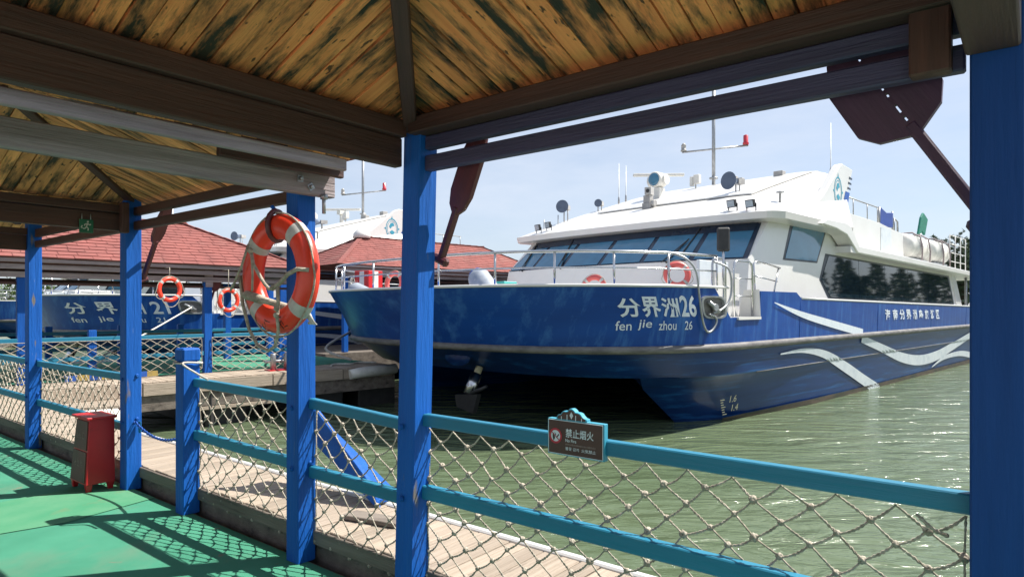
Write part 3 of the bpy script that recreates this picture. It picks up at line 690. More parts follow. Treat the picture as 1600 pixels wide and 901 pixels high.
# ------------------------------------------------------------------ red box beside the post
rb = thing('fire_box', 'red steel fire box on legs with a sloping lid beside the blue post', 'fire box', W(6.52, 2.22, 0))
def tap(a0, a1, b0, b1, z0, A0, A1, B0_, B1, z1): return [W(a0, b0, z0), W(a1, b0, z0), W(a1, b1, z0), W(a0, b1, z0), W(A0, B0_, z1), W(A1, B0_, z1), W(A1, B1, z1), W(A0, B1, z1)]
BX = [(0, 3, 2, 1), (4, 5, 6, 7), (0, 1, 5, 4), (1, 2, 6, 5), (2, 3, 7, 6), (3, 0, 4, 7)]
a0, a1, b0, b1 = 6.345, 6.72, 2.08, 2.31
obj('cabinet', MB().add(tap(a0, a1, b0, b1, .07, a0+.015, a1-.07, b0+.035, b1, .63), BX), 'red', rb, .004)
def dface(u, v, off=.004):       # on the front face of the cabinet: u left to right, v up
    lo = W(a1-(a1-a0)*u, b0, .07); hi = W(a1-.07-(a1-a0-.085)*u, b0+.035, .63); return lo.lerp(hi, v)-NB*off
dr = MB(); 
for (v0, v1) in ((.03, .50), (.525, .97)):
    f_ = [dface(.06, v0, .003), dface(.94, v0, .003), dface(.94, v1, .003), dface(.06, v1, .003)]; g_ = [p+NB*.006-NB*.012 for p in f_]
    obj('door', MB().add([p+NB*.006 for p in f_]+g_, [(0, 1, 2, 3), (4, 7, 6, 5), (0, 4, 5, 1), (1, 5, 6, 2), (2, 6, 7, 3), (3, 7, 4, 0)]), 'red_dull', rb, .002)
rn = random.Random(9)
for (v0, u0, u1) in ((.69, .20, .80), (.26, .22, .84)):
    tx = MB()
    for c_ in range(3):
        for st_ in range(8):
            x0 = lerp_(u0, u1, c_/3)+rn.uniform(0, .11); y0 = v0+rn.uniform(0, .09); hz_ = st_ % 2; dx, dy = (rn.uniform(.04, .09), 0) if hz_ else (0, rn.uniform(.03, .06)); w = .014 if hz_ else .022
            tx.add([dface(x0, y0, .011), dface(x0+dx+(0 if hz_ else w), y0, .011), dface(x0+dx+(0 if hz_ else w), y0+dy+(w if hz_ else 0), .011), dface(x0, y0+dy+(w if hz_ else 0), .011)], [(0, 1, 2, 3)])
    obj('worn_lettering', tx, 'dullwhite', rb, fix=False)
obj('lid', MB().add(tap(a0-.02, a1-.02, b0+.005, b1+.012, .632, a0-.02, a1-.02, b0+.005, b1+.012, .652), BX), 'red', rb, .004)
for (pa, pb) in ((a0+.03, b0+.03), (a1-.03, b0+.03), (a0+.03, b1-.03), (a1-.03, b1-.03)):
    obj('leg', MB().add(tap(pa-.018, pa+.018, pb-.018, pb+.018, 0.006, pa-.026, pa+.026, pb-.026, pb+.026, .074), BX), 'red', rb, .004)

# ------------------------------------------------------------------ blue chain across the gap
ch = thing('chain', 'blue painted chain across the gap between post and short post', 'chain', W(5.7, bo, .5))
lk_me = mesh_of('chain_link', MB().torus(Matrix.Diagonal((1.45, .85, 1, 1)), .013, .0042, 14, 6), 'chain', None)
p0, p1 = W(6.16, 2.40, .60), W(5.24, 2.40, .585); n = 36
for i in range(n):
    t = (i+.5)/n; s_ = 4*.085; p = p0.lerp(p1, t)-Vector((0, 0, s_*t*(1-t))); d = (p1-p0)/n-Vector((0, 0, s_*(1-2*t)/n))
    x, y, z = ortho(d); link('chain_link', lk_me, ch, frame(p, x, y, z) @ Matrix.Rotation(R(90)*(i % 2)+.3, 4, 'X'))
obj('tag_plate', MB().prism([(.0, 0), (.05, 0), (.05, -.085), (.04, -.10), (.01, -.10), (0, -.085)], frame(W(6.155, 2.43, .60), -NA, Vector((0, 0, 1)), -NB), 0, .006), 'rail', ch, .002)

# ------------------------------------------------------------------ blue boarding board lying on the planks
gb = thing('boarding_ramp', 'blue boarding ramp side leaning down onto the planks behind the net', 'ramp', W(3.25, 2.9, KZ))
fr = frame(W(3.62, 2.93, KZ), NA, Vector((0, 0, 1)), -NB)
lo_ = W(a_at(590, 2.98), 2.98, KZ+.004); hi_ = W(a_at(470, 2.98)+.1, 2.98, .70)
d_ = hi_-lo_
obj('side_board', MB().prism([(-.02, 0), (.14, 0), (d_.length, .0), (d_.length, .34), (.03, .12)], frame(lo_, d_.normalized(), Vector((0, 0, 1)), d_.normalized().cross(Vector((0, 0, 1)))), -.02, .02), 'post', gb, .004)
obj('tread', MB().bar(lo_+Vector((-.03, .02, .05))+NB*.0, hi_+Vector((0, .02, .05)), .02, .02).box((0, 0, 0), (1, 1, 1), frame(lo_+Vector((0, 0, .02)), d_, NB*.20, Vector((0, 0, .025)))), 'post', gb)
tag(obj('loose_board', MB().box((0, 0, 0), (1, 1, 1), frame(W(3.58, 2.66, KZ+.003), -NA*.42+NB*.10, NB*.13, Vector((0, 0, .03)))), 'fascia', None, .004), 'flat weathered board lying on the planks below the blue ramp', 'board')

for (pa, root_) in ((aP3, pavM), (aP2, pavM), (aP4, pavN), (aP1, pavL)):
    for (zz, face) in ((1.0, 'a'), (.62, 'a'), (1.0, 'b'), (.62, 'b')):
        q = frame(W(pa-.002, 2.42, zz), NB, Vector((0, 0, 1)), -NA) if face == 'a' else frame(W(pa+.065, B0-.002, zz-.03), NA, Vector((0, 0, 1)), -NB)
        obj('bolt', MB().lathe([(.017, 0), (.017, .004), (.010, .005), (.010, .014)], q, 8), 'post', root_)

# ------------------------------------------------------------------ exit sign
es = thing('exit_sign', 'small green running man exit sign hanging under the left eave beam', 'sign', W(6.21, b_at(134, 6.21), 2.24))
fe = frame(W(6.205, b_at(124, 6.205), 2.225), NB, Vector((0, 0, 1)), -NA)
obj('panel', MB().box((0, 0, -.012), (.105, .112, 0), fe), 'exit', es, .003)
mn = MB()
mn.lathe([(.008, 0), (.008, .002)], fe @ Matrix.Translation((.062, .092, .001)), 10)
for p_ in (((.060, .080), (.052, .050)), ((.052, .050), (.066, .036)), ((.066, .036), (.062, .018)), ((.052, .050), (.040, .034)), ((.040, .034), (.026, .034)), ((.060, .078), (.076, .066)), ((.076, .066), (.084, .074)), ((.058, .076), (.042, .072)), ((.042, .072), (.036, .058)), ((.012, .046), (.022, .058)), ((.012, .046), (.022, .036))):
    mn.bar(fe @ Vector((*p_[0], .002)), fe @ Vector((*p_[1], .002)), .002, .008)
obj('pictogram', mn, 'rope_white', es)
obj('bracket', MB().tube([fe @ Vector((.02, .11, -.006)), fe @ Vector((.02, .16, -.006))], .004, 6).tube([fe @ Vector((.085, .11, -.006)), fe @ Vector((.085, .16, -.006))], .004, 6), 'galv', es)

# ------------------------------------------------------------------ the ferry (local X aft, Y to port, Z up from the water)
BYAW = math.atan2(.697, .717)
BM = Matrix.Translation((4.32, 12.6, WATER)) @ Matrix.Rotation(BYAW, 4, 'Z')
def BW(X, Y, Z): return BM @ Vector((X, Y, Z))
BMI = BM.inverted()
HB, CY, LEN = 5.15, 5.14, 24.0
CYW = 4.15; CYS = 4.8          # centrelines of the wheelhouse and the salon
def lerp(a, b, t): return a+(b-a)*t
LV = [(1.0, -3.0, 5.08, .9), (1.55, -3.9, 5.15, .5), (2.1, -4.2, 5.17, .4), (2.67, -4.6, 5.2, .3)]
def level(z):
    for (z0, *p), (z1, *q) in zip(LV[:-1], LV[1:]):
        if z <= z1: t = (z-z0)/(z1-z0); return [lerp(a, b, t) for a, b in zip(p, q)]
    return LV[-1][1:]
NSE = 2.7
def outline(z, phi):
    """phi -pi/2 (starboard shoulder) .. 0 (bow) .. pi/2 (port)"""
    f, hb, xs = level(z); s_ = math.copysign(abs(math.sin(phi))**(2/NSE), phi); c_ = max(0, math.cos(phi))**(2/NSE)
    return f+(xs-f)*(1-c_), CY+hb*s_
PHI = [math.pi/2*math.sin(math.pi/2*i/22) if False else math.pi/2*i/22 for i in range(-22, 23)]
def side_y(X, z):                       # starboard hull side below the shoulder
    if z >= 1.0: hb = level(z)[1]; return CY-hb
    t = max(0, (X+1.0)/5.0); t = min(1, t)
    return lerp(lerp(.85, .16, t**.55), .08, max(0, z))
ferry = thing('ferry', 'big blue and white catamaran ferry moored bow-on at centre right', 'ferry', None, mtx=BM)
def ring_pts(z, ztop=None):
    """whole outline at level z, starboard stern to port stern"""
    f, hb, xs = level(z); n = 30; X_ = [LEN-(LEN-xs)*i/n for i in range(n)]
    pts = [(x, CY-hb) for x in X_]+[outline(z, p) for p in PHI]+[(x, CY+hb) for x in reversed(X_)]
    return pts
def sheer(X):
    if X < .02: return 2.67
    if X < .95: return 2.10
    if X < 2.7: return 2.63
    if X < 3.0: return lerp(2.63, 2.49, (X-2.7)/.3)
    return 2.49-.16*(X-3)/17
# upper hull with a stepped gunwale: extra columns where the sheer steps
def upper_hull():
    mb = MB(); f, hb, xs = level(2.67)
    xcols = [LEN, 20, 16, 12, 8, 5, 3.0, 2.7, 1.8, .96, .94, .5]
    cols = []
    for x in xcols: cols.append(('s', x))
    cols += [('b', p) for p in PHI]
    cols += [('p', x) for x in reversed(xcols)]
    zs = [1.55, 1.8, 2.1, 2.4, 9]
    rows = []
    for kind, v in cols:
        col = []
        for z in zs:
            if kind == 'b':
                X0, _ = outline(2.67, v); top = 2.67 if abs(v) < R(85) else 2.10
                zz = min(z, top) if z < 9 else top
                if zz > 2.67: zz = 2.67
                X, Y = outline(zz, v)
            else:
                top = sheer(v) if v >= .94 else 2.10
                if v == .96: top = 2.63
                zz = min(z, top) if z < 9 else top
                f_, hb_, xs_ = level(zz); X, Y = v, (CY-hb_ if kind == 's' else CY+hb_)
            col.append(BW(X, Y, zz))
        rows.append(col)
    nz_ = len(zs); vs = [p for c in rows for p in c]
    fs = []
    for i in range(len(rows)-1):
        for j in range(nz_-1):
            a, b, c, d = i*nz_+j, (i+1)*nz_+j, (i+1)*nz_+j+1, i*nz_+j+1
            if (vs[a]-vs[d]).length < 1e-4 and (vs[b]-vs[c]).length < 1e-4: continue
            fs.append((a, b, c, d))
    mb.add(vs, fs, 0, True)
    return mb
hu = obj('upper_hull', upper_hull(), 'hull', ferry)
sm = hu.modifiers.new('thickness', 'SOLIDIFY'); sm.thickness = .06; sm.offset = -1
es_ = hu.modifiers.new('crease', 'EDGE_SPLIT'); es_.split_angle = R(40)
# lower band, wet deck and the two demihulls
mb = MB(); r0, r1 = ring_pts(1.55), ring_pts(1.0); n = len(r0)
vs = [BW(x, y, 1.55) for x, y in r0]+[BW(x, y, 1.28) for x, y in [(lerp(a[0], b[0], .5), lerp(a[1], b[1], .5)) for a, b in zip(r0, r1)]]+[BW(x, y, 1.0) for x, y in r1]
mb.add(vs, [(k*n+i, k*n+i+1, (k+1)*n+i+1, (k+1)*n+i) for k in range(2) for i in range(n-1)], 0, True)
mb.add([BW(x, y, 1.0) for x, y in r1], [tuple(range(n))])
mb.add([BW(LEN, CY-HB, 1.0), BW(LEN, CY+HB, 1.0), BW(LEN, CY+HB, 2.3), BW(LEN, CY-HB, 2.3)], [(0, 1, 2, 3)])
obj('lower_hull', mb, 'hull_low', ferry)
def demi(mir):
    mb = MB(); XS = [0, .25, .5, 1, 1.8, 3, 4.5, 7, 12, 18, LEN]; rows = []
    for z in (1.0, .75, .5, .25, 0, -.5):
        t = (1-z); xst = lerp(-1.85, -.38, min(1.2, t)); row = []
        for s_ in XS[::-1]: 
            X = xst+s_*(1 if s_ < 6 else (LEN-xst)/LEN); g = 1-math.exp(-s_/1.1) if s_ < 12 else 1
            # outer side follows the chine outline at z=1, then tucks in
            if z == 1.0:
                yo = .06 if X > .9 else None
                if yo is None:
                    best = min(((abs(outline(1.0, -math.pi/2*i/90)[0]-X), outline(1.0, -math.pi/2*i/90)[1]) for i in range(91)), key=lambda q: q[0]); yo = best[1]-.004
            else: yo = lerp(1.12, side_y(max(X, 3), z), g)
            row.append((X, yo))
        inn = []
        for s_ in XS[1:]:
            X = xst+s_*(1 if s_ < 6 else (LEN-xst)/LEN); g = 1-math.exp(-s_/1.6) if s_ < 12 else 1; inn.append((X, lerp(1.14, 2.25-.1*(1-z), g)))
        rows.append([BW(x, (2*CY-y if mir else y), z) for x, y in row+inn])
    n = len(rows[0]); vs = [p for r_ in rows for p in r_]
    mb.add(vs, [(k*n+i, k*n+i+1, (k+1)*n+i+1, (k+1)*n+i) for k in range(len(rows)-1) for i in range(n-1)], 0, True)
    return mb
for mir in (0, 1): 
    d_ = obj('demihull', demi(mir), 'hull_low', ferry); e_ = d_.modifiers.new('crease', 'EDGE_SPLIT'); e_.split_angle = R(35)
# rub rail: a half-round fender along the knuckle
pts = [BW(x, y, 1.55) for x, y in [(a[0]+(b[0]-a[0])*.0, a[1]) for a, b in zip(r0, r1)]]
obj('rub_rail', MB().tube(pts, .075, 8), 'rub', ferry)
gw = ring_pts(2.67); k0 = 30; 
pts = [BW(*outline(2.67, p), 2.675) for p in PHI[1:-1]]
obj('gunwale_cap', MB().tube(pts, .03, 6), 'white', ferry)
for sgn in (0, 1):
    yy = (lambda y: 2*CY-y) if sgn else (lambda y: y)
    pts = [BW(x, yy(CY-level(2.4)[1]+.01), sheer(x)+.012) for x in (3.0, 5, 8, 12, 16, 20, LEN)]
    obj('sheer_trim', MB().tube(pts, .028, 6), 'white', ferry)
# decks
r2 = [outline(2.1, p) for p in PHI]
obj('foredeck', MB().add([BW(CY-(CY-x) if False else x+.06, CY+(y-CY)*.985, 2.09) for x, y in r2]+[BW(LEN-.1, CY+HB-.1, 2.09), BW(LEN-.1, CY-HB+.1, 2.09)], [tuple(range(len(r2)+2))]), 'white', ferry)
# gate in the bulwark: pale sill and side cheeks
gt = MB().box((.0, -.065, 2.06), (.955, .30, 2.112), BM).add([BW(.94, -.06, 2.11), BW(.94, .42, 2.11), BW(.94, .30, 2.66), BW(.94, -.03, 2.66)], [(0, 1, 2, 3)])
gt.box((-.03, .42, 2.11), (.98, .46, 3.0), BM)
obj('gate_sill', gt, 'white', ferry)

# superstructure: windscreen front curved in plan, raked
def front_x(Y, z):
    u = abs((Y-CYW)/3.8); base = .80+.42*u**2.6
    if z <= 3.34: return base+(z-2.1)*.22
    return base+.273+(z-3.34)*1.10
YS = [CYW+3.77*math.sin(math.pi/2*i/14) for i in range(-14, 15)]
mb = MB(); ZS = [2.05, 2.7, 3.34, 4.14, 4.34]; rows = []
for z in ZS:
    ins = (z-2.05)*.03
    row = [(8.0, CYW-3.8+ins), (4.0, CYW-3.8+ins), (front_x(CYW-3.77, z)+.5, CYW-3.8+ins)]
    row += [(front_x(Y, z)+(.10 if i in (0, 28) else 0), Y+(ins if Y < CYW else -ins)) for i, Y in enumerate(YS)]
    row += [(front_x(CYW+3.77, z)+.5, CYW+3.8-ins), (4.0, CYW+3.8-ins), (8.0, CYW+3.8-ins)]
    rows.append([BW(x, y, z) for x, y in row])
n = len(rows[0])
mb.add([p for r_ in rows for p in r_], [(k*n+i, k*n+i+1, (k+1)*n+i+1, (k+1)*n+i) for k in range(len(rows)-1) for i in range(n-1)], 0, True)
mb.add([rows[-1][i] for i in range(n)], [tuple(range(n))])
wh = obj('wheelhouse', mb, 'white', ferry); e_ = wh.modifiers.new('crease', 'EDGE_SPLIT'); e_.split_angle = R(30)
# windscreen: dark band, then six panes proud of it
def fpt(Y, z, off):
    x = front_x(Y, z); e = .05; tY = Vector((front_x(Y+e, z)-front_x(Y-e, z), 2*e, 0)); tz = Vector((front_x(Y, z+e)-front_x(Y, z-e) if z+e < 4.3 and z-e > 3.34 else 1.10*2*e, 0, 2*e))
    nn = tz.cross(tY).normalized()
    if nn.x > 0: nn = -nn
    return BM @ (Vector((x, Y, z))+nn*off)
def fpatch(Y0, Y1, z0, z1, off, n=8, skew0=0, skew1=0):
    mb = MB(); vs = []
    for i in range(n+1):
        for (z, s_) in ((z0, 0), (z1, 1)):
            Y = lerp(Y0+(skew0 if s_ else 0), Y1+(skew1 if s_ else 0), i/n); vs.append(fpt(Y, z, off))
    return mb.add(vs, [(2*i, 2*i+2, 2*i+3, 2*i+1) for i in range(n)], 0, True)
obj('window_band', fpatch(CYW-3.68, CYW+3.68, 3.345, 4.20, .006, 30, .12, -.30), 'band_blue', ferry, fix=False)
edges = [-3.63, -2.45, -1.2, .05, 1.3, 2.5, 3.63]
for y0, y1 in zip(edges[:-1], edges[1:]):
    obj('windscreen', fpatch(CYW+y0+.06, CYW+y1-.06, 3.37, 4.19, .016, 6, .10 if y0 < -3.6 else 0, -.26 if y1 > 3.6 else 0), 'glass_front', ferry, fix=False)
obj('tint_strip', fpatch(CYW-3.50, CYW+3.36, 4.00, 4.195, .022, 30), 'band_blue', ferry, fix=False)
for (Yw, sg_, l_) in ((CYW-1.9, -1, .75), (CYW+1.3, 1, .6), (CYW+2.9, 1, .6)):
    wp_ = MB(); p0 = fpt(Yw, 3.30, .05); p1 = fpt(Yw+sg_*.22, 3.86, .05); wp_.tube([p0, p1], .014, 6); wp_.tube([fpt(Yw+.14, 3.30, .05), p1], .010, 6)
    wp_.tube([fpt(Yw+sg_*.22-.05, 3.55, .03), fpt(Yw+sg_*.22+sg_*.12, 4.14, .03)], .018, 6); wp_.sphere(p0, .03, 8, 5)
    obj('wiper', wp_, 'black', ferry)
# side windows of the wheelhouse
SY = lambda z: .35+(z-2.05)*.03
def sidewin(name, poly, m, off=.012, th=.02, mir=False, parent=ferry, cc=None):
    cc = cc or CYS
    mb = MB(); k = len(poly)
    f_ = [BW(x, (2*cc-(SY(z)-off) if mir else SY(z)-off), z) for x, z in poly]; g_ = [BW(x, (2*cc-(SY(z)+th) if mir else SY(z)+th), z) for x, z in poly]
    mb.add(f_+g_, [tuple(range(k)), tuple(range(k, 2*k))[::-1]]+[(i, (i+1) % k, k+(i+1) % k, k+i) for i in range(k)]); return obj(name, mb, m, parent)
# fairing pillar and salon house
for mir in (False, True):
    sidewin('window_band', [(3.50, 4.27), (5.72, 4.30), (5.03, 3.41), (3.02, 3.39)], 'frame_dark', .006, mir=mir, cc=CYW)
    sidewin('window', [(3.63, 4.23), (5.60, 4.26), (4.97, 3.45), (3.14, 3.435)], 'glass_front', .014, mir=mir, cc=CYW)
mb = MB(); hs = [(4.6, 2.1), (4.6, 3.98), (19.2, 3.72), (20.1, 2.1)]
for Y in (.36,): pass
pl = []
for Y0 in (.36, CYS+4.44): pl.append([BW(x, Y0+((z-2.05)*.03)*(1 if Y0 < CYS else -1), z) for x, z in hs])
mb.add(pl[0]+pl[1], [(0, 1, 2, 3), (7, 6, 5, 4), (0, 4, 5, 1), (1, 5, 6, 2), (2, 6, 7, 3), (3, 7, 4, 0)])
obj('salon_house', mb, 'white', ferry)
for mir in (False, True):
    sidewin('window_band', [(5.60, 3.68), (18.2, 3.53), (18.9, 2.43), (5.70, 2.53), (5.15, 3.0)], 'frame_dark', .008, mir=mir)
    xs_ = [5.78, 8.0, 10.3, 12.7, 15.2, 17.98]
    for k in range(5):
        x0, x1 = xs_[k]+.012, xs_[k+1]-.012; zt = lambda x: 3.63-.012*(x-5.8); zb = lambda x: 2.565-.0085*(x-5.8)
        poly = [(x0, zt(x0)), (x1, zt(x1)), (x1 if k < 4 else 18.7, zb(x1)), (x0, zb(x0))]
        if k == 0: poly = [(x0, zt(x0)), (x1, zt(x1)), (x1, zb(x1)), (x0+.05, zb(x0)), (5.25, 3.0)]
        sidewin('window', poly, 'glass', .016, mir=mir)
# aft pillar and open aft deck
for mir in (False, True):
    sidewin('aft_pillar', [(18.55, 3.62), (19.15, 3.62), (20.2, 2.33), (19.3, 2.33)], 'white', .02, .10, mir=mir)
    Y = 2*CYS-.35 if mir else .35
    for x in (20.9, 22.8): obj('stanchion', MB().tube([BW(x, Y, 2.1), BW(x, Y, 3.6)], .05, 8), 'galv', ferry)
# roofs
def roof_z(X, Y):
    xv = visor_x(Y); t = min(1, max(0, (X-xv)/(8.4-xv))); d = min(Y-.03, 8.27-Y)
    s_ = 1-(1-min(1, max(0, d)/(2.0 if Y < CYW else .55)))**2.4
    return 4.40+2.02*(t**.93)*s_*(1 if t < 1 else 1)
def visor_x(Y):
    u = abs((Y-CYW)/4.12); return 1.72+.32*u**3+max(0, (u-.93)/.07)**2*.30
def back_x(Y): d = max(0, min(Y-.03, 8.27-Y)); return 6.5+1.9*min(1, d/.9)
def roof():
    mb = MB(); nY, nX = 44, 18; top = []; 
    Ys = [CYW+4.12*math.sin(math.pi/2*(2*i/nY-1)) for i in range(nY+1)]
    for Y in Ys:
        xv = visor_x(Y); top.append([(lerp(xv, back_x(Y), (j/nX)**1.25), Y) for j in range(nX+1)])
    vs = [BW(x, y, roof_z(x, y)) for c in top for x, y in c]
    mb.add(vs, [(i*(nX+1)+j, (i+1)*(nX+1)+j, (i+1)*(nX+1)+j+1, i*(nX+1)+j+1) for i in range(nY) for j in range(nX)], 0, True)
    # lip and soffit
    e = [(c[0], 0) for c in top]; rim = [(6.5, Ys[0])]+[(5.6, Ys[0]), (4, Ys[0])]+[c[0] for c in top]+[(4, Ys[-1]), (5.6, Ys[-1]), (6.5, Ys[-1])]
    n = len(rim); A = [BW(x, y, roof_z(x, y) if i > 2 and i < n-3 else 4.40) for i, (x, y) in enumerate(rim)]; B = [BW(x+(.03 if 2 < i < n-3 else 0), CYW+(y-CYW)*.995, 4.25) for i, (x, y) in enumerate(rim)]
    Cc = [BW(max(x+.40, front_x(min(max(y, .4), 7.9), 4.2)+.06), CYW+(y-CYW)*.905, 4.215) for x, y in rim]
    mb.add(A+B, [(i, i+1, n+i+1, n+i) for i in range(n-1)]); mb.add(B+Cc, [(i, i+1, n+i+1, n+i) for i in range(n-1)])
    bk = [BW(back_x(Y), Y, roof_z(back_x(Y), Y)) for Y in Ys]; b2 = [BW(back_x(Y), Y, 3.8) for Y in Ys]; mb.add(bk+b2, [(i, i+1, nY+2+i, nY+1+i) for i in range(nY)])
    return mb
ro = obj('wheelhouse_roof', roof(), 'white', ferry); e_ = ro.modifiers.new('crease', 'EDGE_SPLIT'); e_.split_angle = R(42)
sl = MB(); vs = []
for j in range(9):
    X = lerp(4.2, 8.6, j/8)
    for i in range(13): Y = lerp(1.7, 6.7, i/12); vs.append((X, Y))
sl.add([BW(x, y, roof_z(x, y)+.055) for x, y in vs]+[BW(x, y, roof_z(x, y)+.02) for x, y in vs], [(j*13+i, (j+1)*13+i, (j+1)*13+i+1, j*13+i+1) for j in range(8) for i in range(12)]+[(117+j*13+i, 117+j*13+i+1, 117+(j+1)*13+i+1, 117+(j+1)*13+i) for j in range(8) for i in range(12)]+[(i, i+1, 117+i+1, 117+i) for i in range(12)]+[(104+i, 104+i+1, 221+i+1, 221+i) for i in range(12)]+[(j*13, (j+1)*13, 117+(j+1)*13, 117+j*13) for j in range(8)]+[(j*13+12, (j+1)*13+12, 117+(j+1)*13+12, 117+j*13+12) for j in range(8)], 0)
obj('roof_panel', sl, 'white', ferry)
# salon roof slab with the chunky stepped eave
mb = MB()
def rs(X): return 3.90-.013*(X-6)
secs = []
for X in (6.3, 10, 15, 20, 23.4):
    secs.append([BW(X, Y, rs(X)+.12*(1-((Y-CYS)/4.8)**2)+dz) for Y in (.02, 2, CYS, 7.6, 9.58) for dz in (0,)]+[BW(X, Y, rs(X)-.16) for Y in (9.58, 7.6, CYS, 2, .02)])
n = 10
mb.add([p for s_ in secs for p in s_], [(k*n+i, k*n+(i+1) % n, (k+1)*n+(i+1) % n, (k+1)*n+i) for k in range(4) for i in range(n)]+[tuple(range(n)), tuple(range(4*n, 5*n))[::-1]])
obj('salon_roof', mb, 'white', ferry)
ev = [(4.2, 4.30), (4.6, 4.44), (5.9, 4.46), (6.25, 4.38), (6.85, 3.93), (12, 3.86), (23.4, 3.70), (23.4, 3.52), (12, 3.68), (6.75, 3.74), (5.95, 4.16), (5.2, 4.26)]
for mir in (False, True):
    mb = MB().prism(ev, BM @ frame((0, (9.62-.40 if mir else -.02), 0), (1, 0, 0), (0, 0, 1), (0, -1, 0)), 0, -.40)
    obj('eave', mb, 'white', ferry, .02)
    # upper-deck parapet and rail
    Y = 8.95 if mir else .62
    obj('parapet', MB().prism([(6.6, 3.86), (13.2, 3.80), (13.1, 4.80), (12.1, 4.84), (10.7, 4.95), (8.2, 4.98), (6.6, 5.0)], BM @ frame((0, Y, 0), (1, 0, 0), (0, 0, 1), (0, -1, 0)), 0, -.06), 'white', ferry, .01)
    obj('parapet_door', MB().box((10.75, Y-.012, 3.92), (11.8, Y+.0, 4.82), BM) if not mir else MB().box((10.75, Y+.06, 3.92), (11.8, Y+.072, 4.82), BM), 'stripe', ferry)
    rl = MB().tube([BW(6.9, Y+.03, 5.45), BW(10.6, Y+.03, 5.42)], .022, 6)
    for x in (7.2, 8.4, 9.6, 10.55): rl.tube([BW(x, Y+.03, 4.95), BW(x, Y+.03, 5.43)], .018, 6)
    obj('handrail', rl, 'galv', ferry)
    # aft corner fin
    fin = [(5.3, 4.9), (6.1, 5.42), (7.05, 6.20), (7.25, 6.28), (8.08, 6.22), (7.45, 5.1), (7.5, 4.3), (5.3, 4.3)]
    obj('fin', MB().prism(fin, BM @ frame((0, 7.55 if mir else .55, -.45 if mir else 0), (1, 0, 0), (0, 0, 1), (0, -1, 0)), 0, -.22), 'white', ferry, .03)
finf = lambda X, Z, off=.006: BW(X, .55-off, Z)
mb = MB()
for k in range(3): mb.add([finf(7.62+.06*k, 5.62+.15*k), finf(7.86+.06*k, 5.60+.15*k), finf(7.88+.06*k, 5.66+.15*k), finf(7.64+.06*k, 5.68+.15*k)], [(0, 1, 2, 3)])
obj('fin_stripes', mb, 'frame_dark', ferry, fix=False)
obj('fin_block', MB().add([finf(7.33, 5.26), finf(7.68, 5.24), finf(7.80, 5.52), finf(7.48, 5.54)], [(0, 1, 2, 3)]), 'chain', ferry, fix=False)
fine_ = lambda X, Z: finf(X+.20, Z+.34)
em = MB()
for i in range(28):
    A, B = 2*math.pi*i/28, 2*math.pi*(i+1)/28
    for r0_, r1_ in ((.36, .40), (.29, .31)): em.add([fine_(6.72+r_*.72*math.cos(t_), 5.12+r_*math.sin(t_)) for r_, t_ in ((r0_, A), (r1_, A), (r1_, B), (r0_, B))], [(0, 1, 2, 3)])
for k in range(4): A = R(90*k); em.add([fine_(6.72+.72*r_*math.cos(A+d), 5.12+r_*math.sin(A+d)) for r_, d in ((.40, -.12), (.52, 0), (.40, .12))], [(0, 1, 2)])
em.add([fine_(6.58, 5.20), fine_(6.66, 5.34), fine_(6.78, 5.36), fine_(6.84, 5.24), fine_(6.74, 5.22), fine_(6.66, 5.12)], [(0, 1, 2, 3, 4, 5)])
em.add([fine_(6.60, 4.98), fine_(6.72, 5.06), fine_(6.86, 4.98), fine_(6.80, 4.90), fine_(6.70, 4.88)], [(0, 1, 2, 3, 4)])
obj('emblem', em, 'sign_teal', ferry, fix=False)
# ---- fittings on the sloping roof
def on_roof(px, py):
    o = Vector((0, 0, 1.6)); d = Vector(((px-800)/F_PX, 1, (HOR-py)/F_PX)); t = 11.0; best = None
    while t < 40:
        p = BMI @ (o+d*t)
        if .05 < p.y < 8.15 and visor_x(p.y)+.05 <= p.x < 8.3:
            g = p.z-roof_z(p.x, p.y)
            if best is None or g < best[0]: best = (g, Vector((p.x, p.y, roof_z(p.x, p.y))))
            if g <= 0: break
        t += .01
    return best[1] if best else None
def RP(px, py, dflt):
    p = on_roof(px, py)
    return p if p is not None else Vector(dflt)
X_ = Vector((1, 0, 0)); Y_ = Vector((0, 1, 0)); Zv = Vector((0, 0, 1))
def at(p, yaw=0): return BM @ Matrix.Translation(p) @ Matrix.Rotation(yaw, 4, 'Z')
def floodlight(p):
    m = at(p, R(-12)); h = obj('floodlight', MB().box((-.04, -.115, .07), (.03, .115, .25), m @ Matrix.Rotation(R(-12), 4, 'Y')).bar(m @ Vector((0, -.12, -.02)), m @ Vector((0, -.12, .16)), .02, .03).bar(m @ Vector((0, .12, -.02)), m @ Vector((0, .12, .16)), .02, .03), 'black', ferry, .006)
    obj('lens', MB().box((-.048, -.095, .09), (-.04, .095, .23), m @ Matrix.Rotation(R(-12), 4, 'Y')), 'lamp_glass', h)
for px, py in ((842, 364), (858, 360), (1145, 329), (1174, 329)): floodlight(RP(px, py, (1.3, 8, 4.45)))
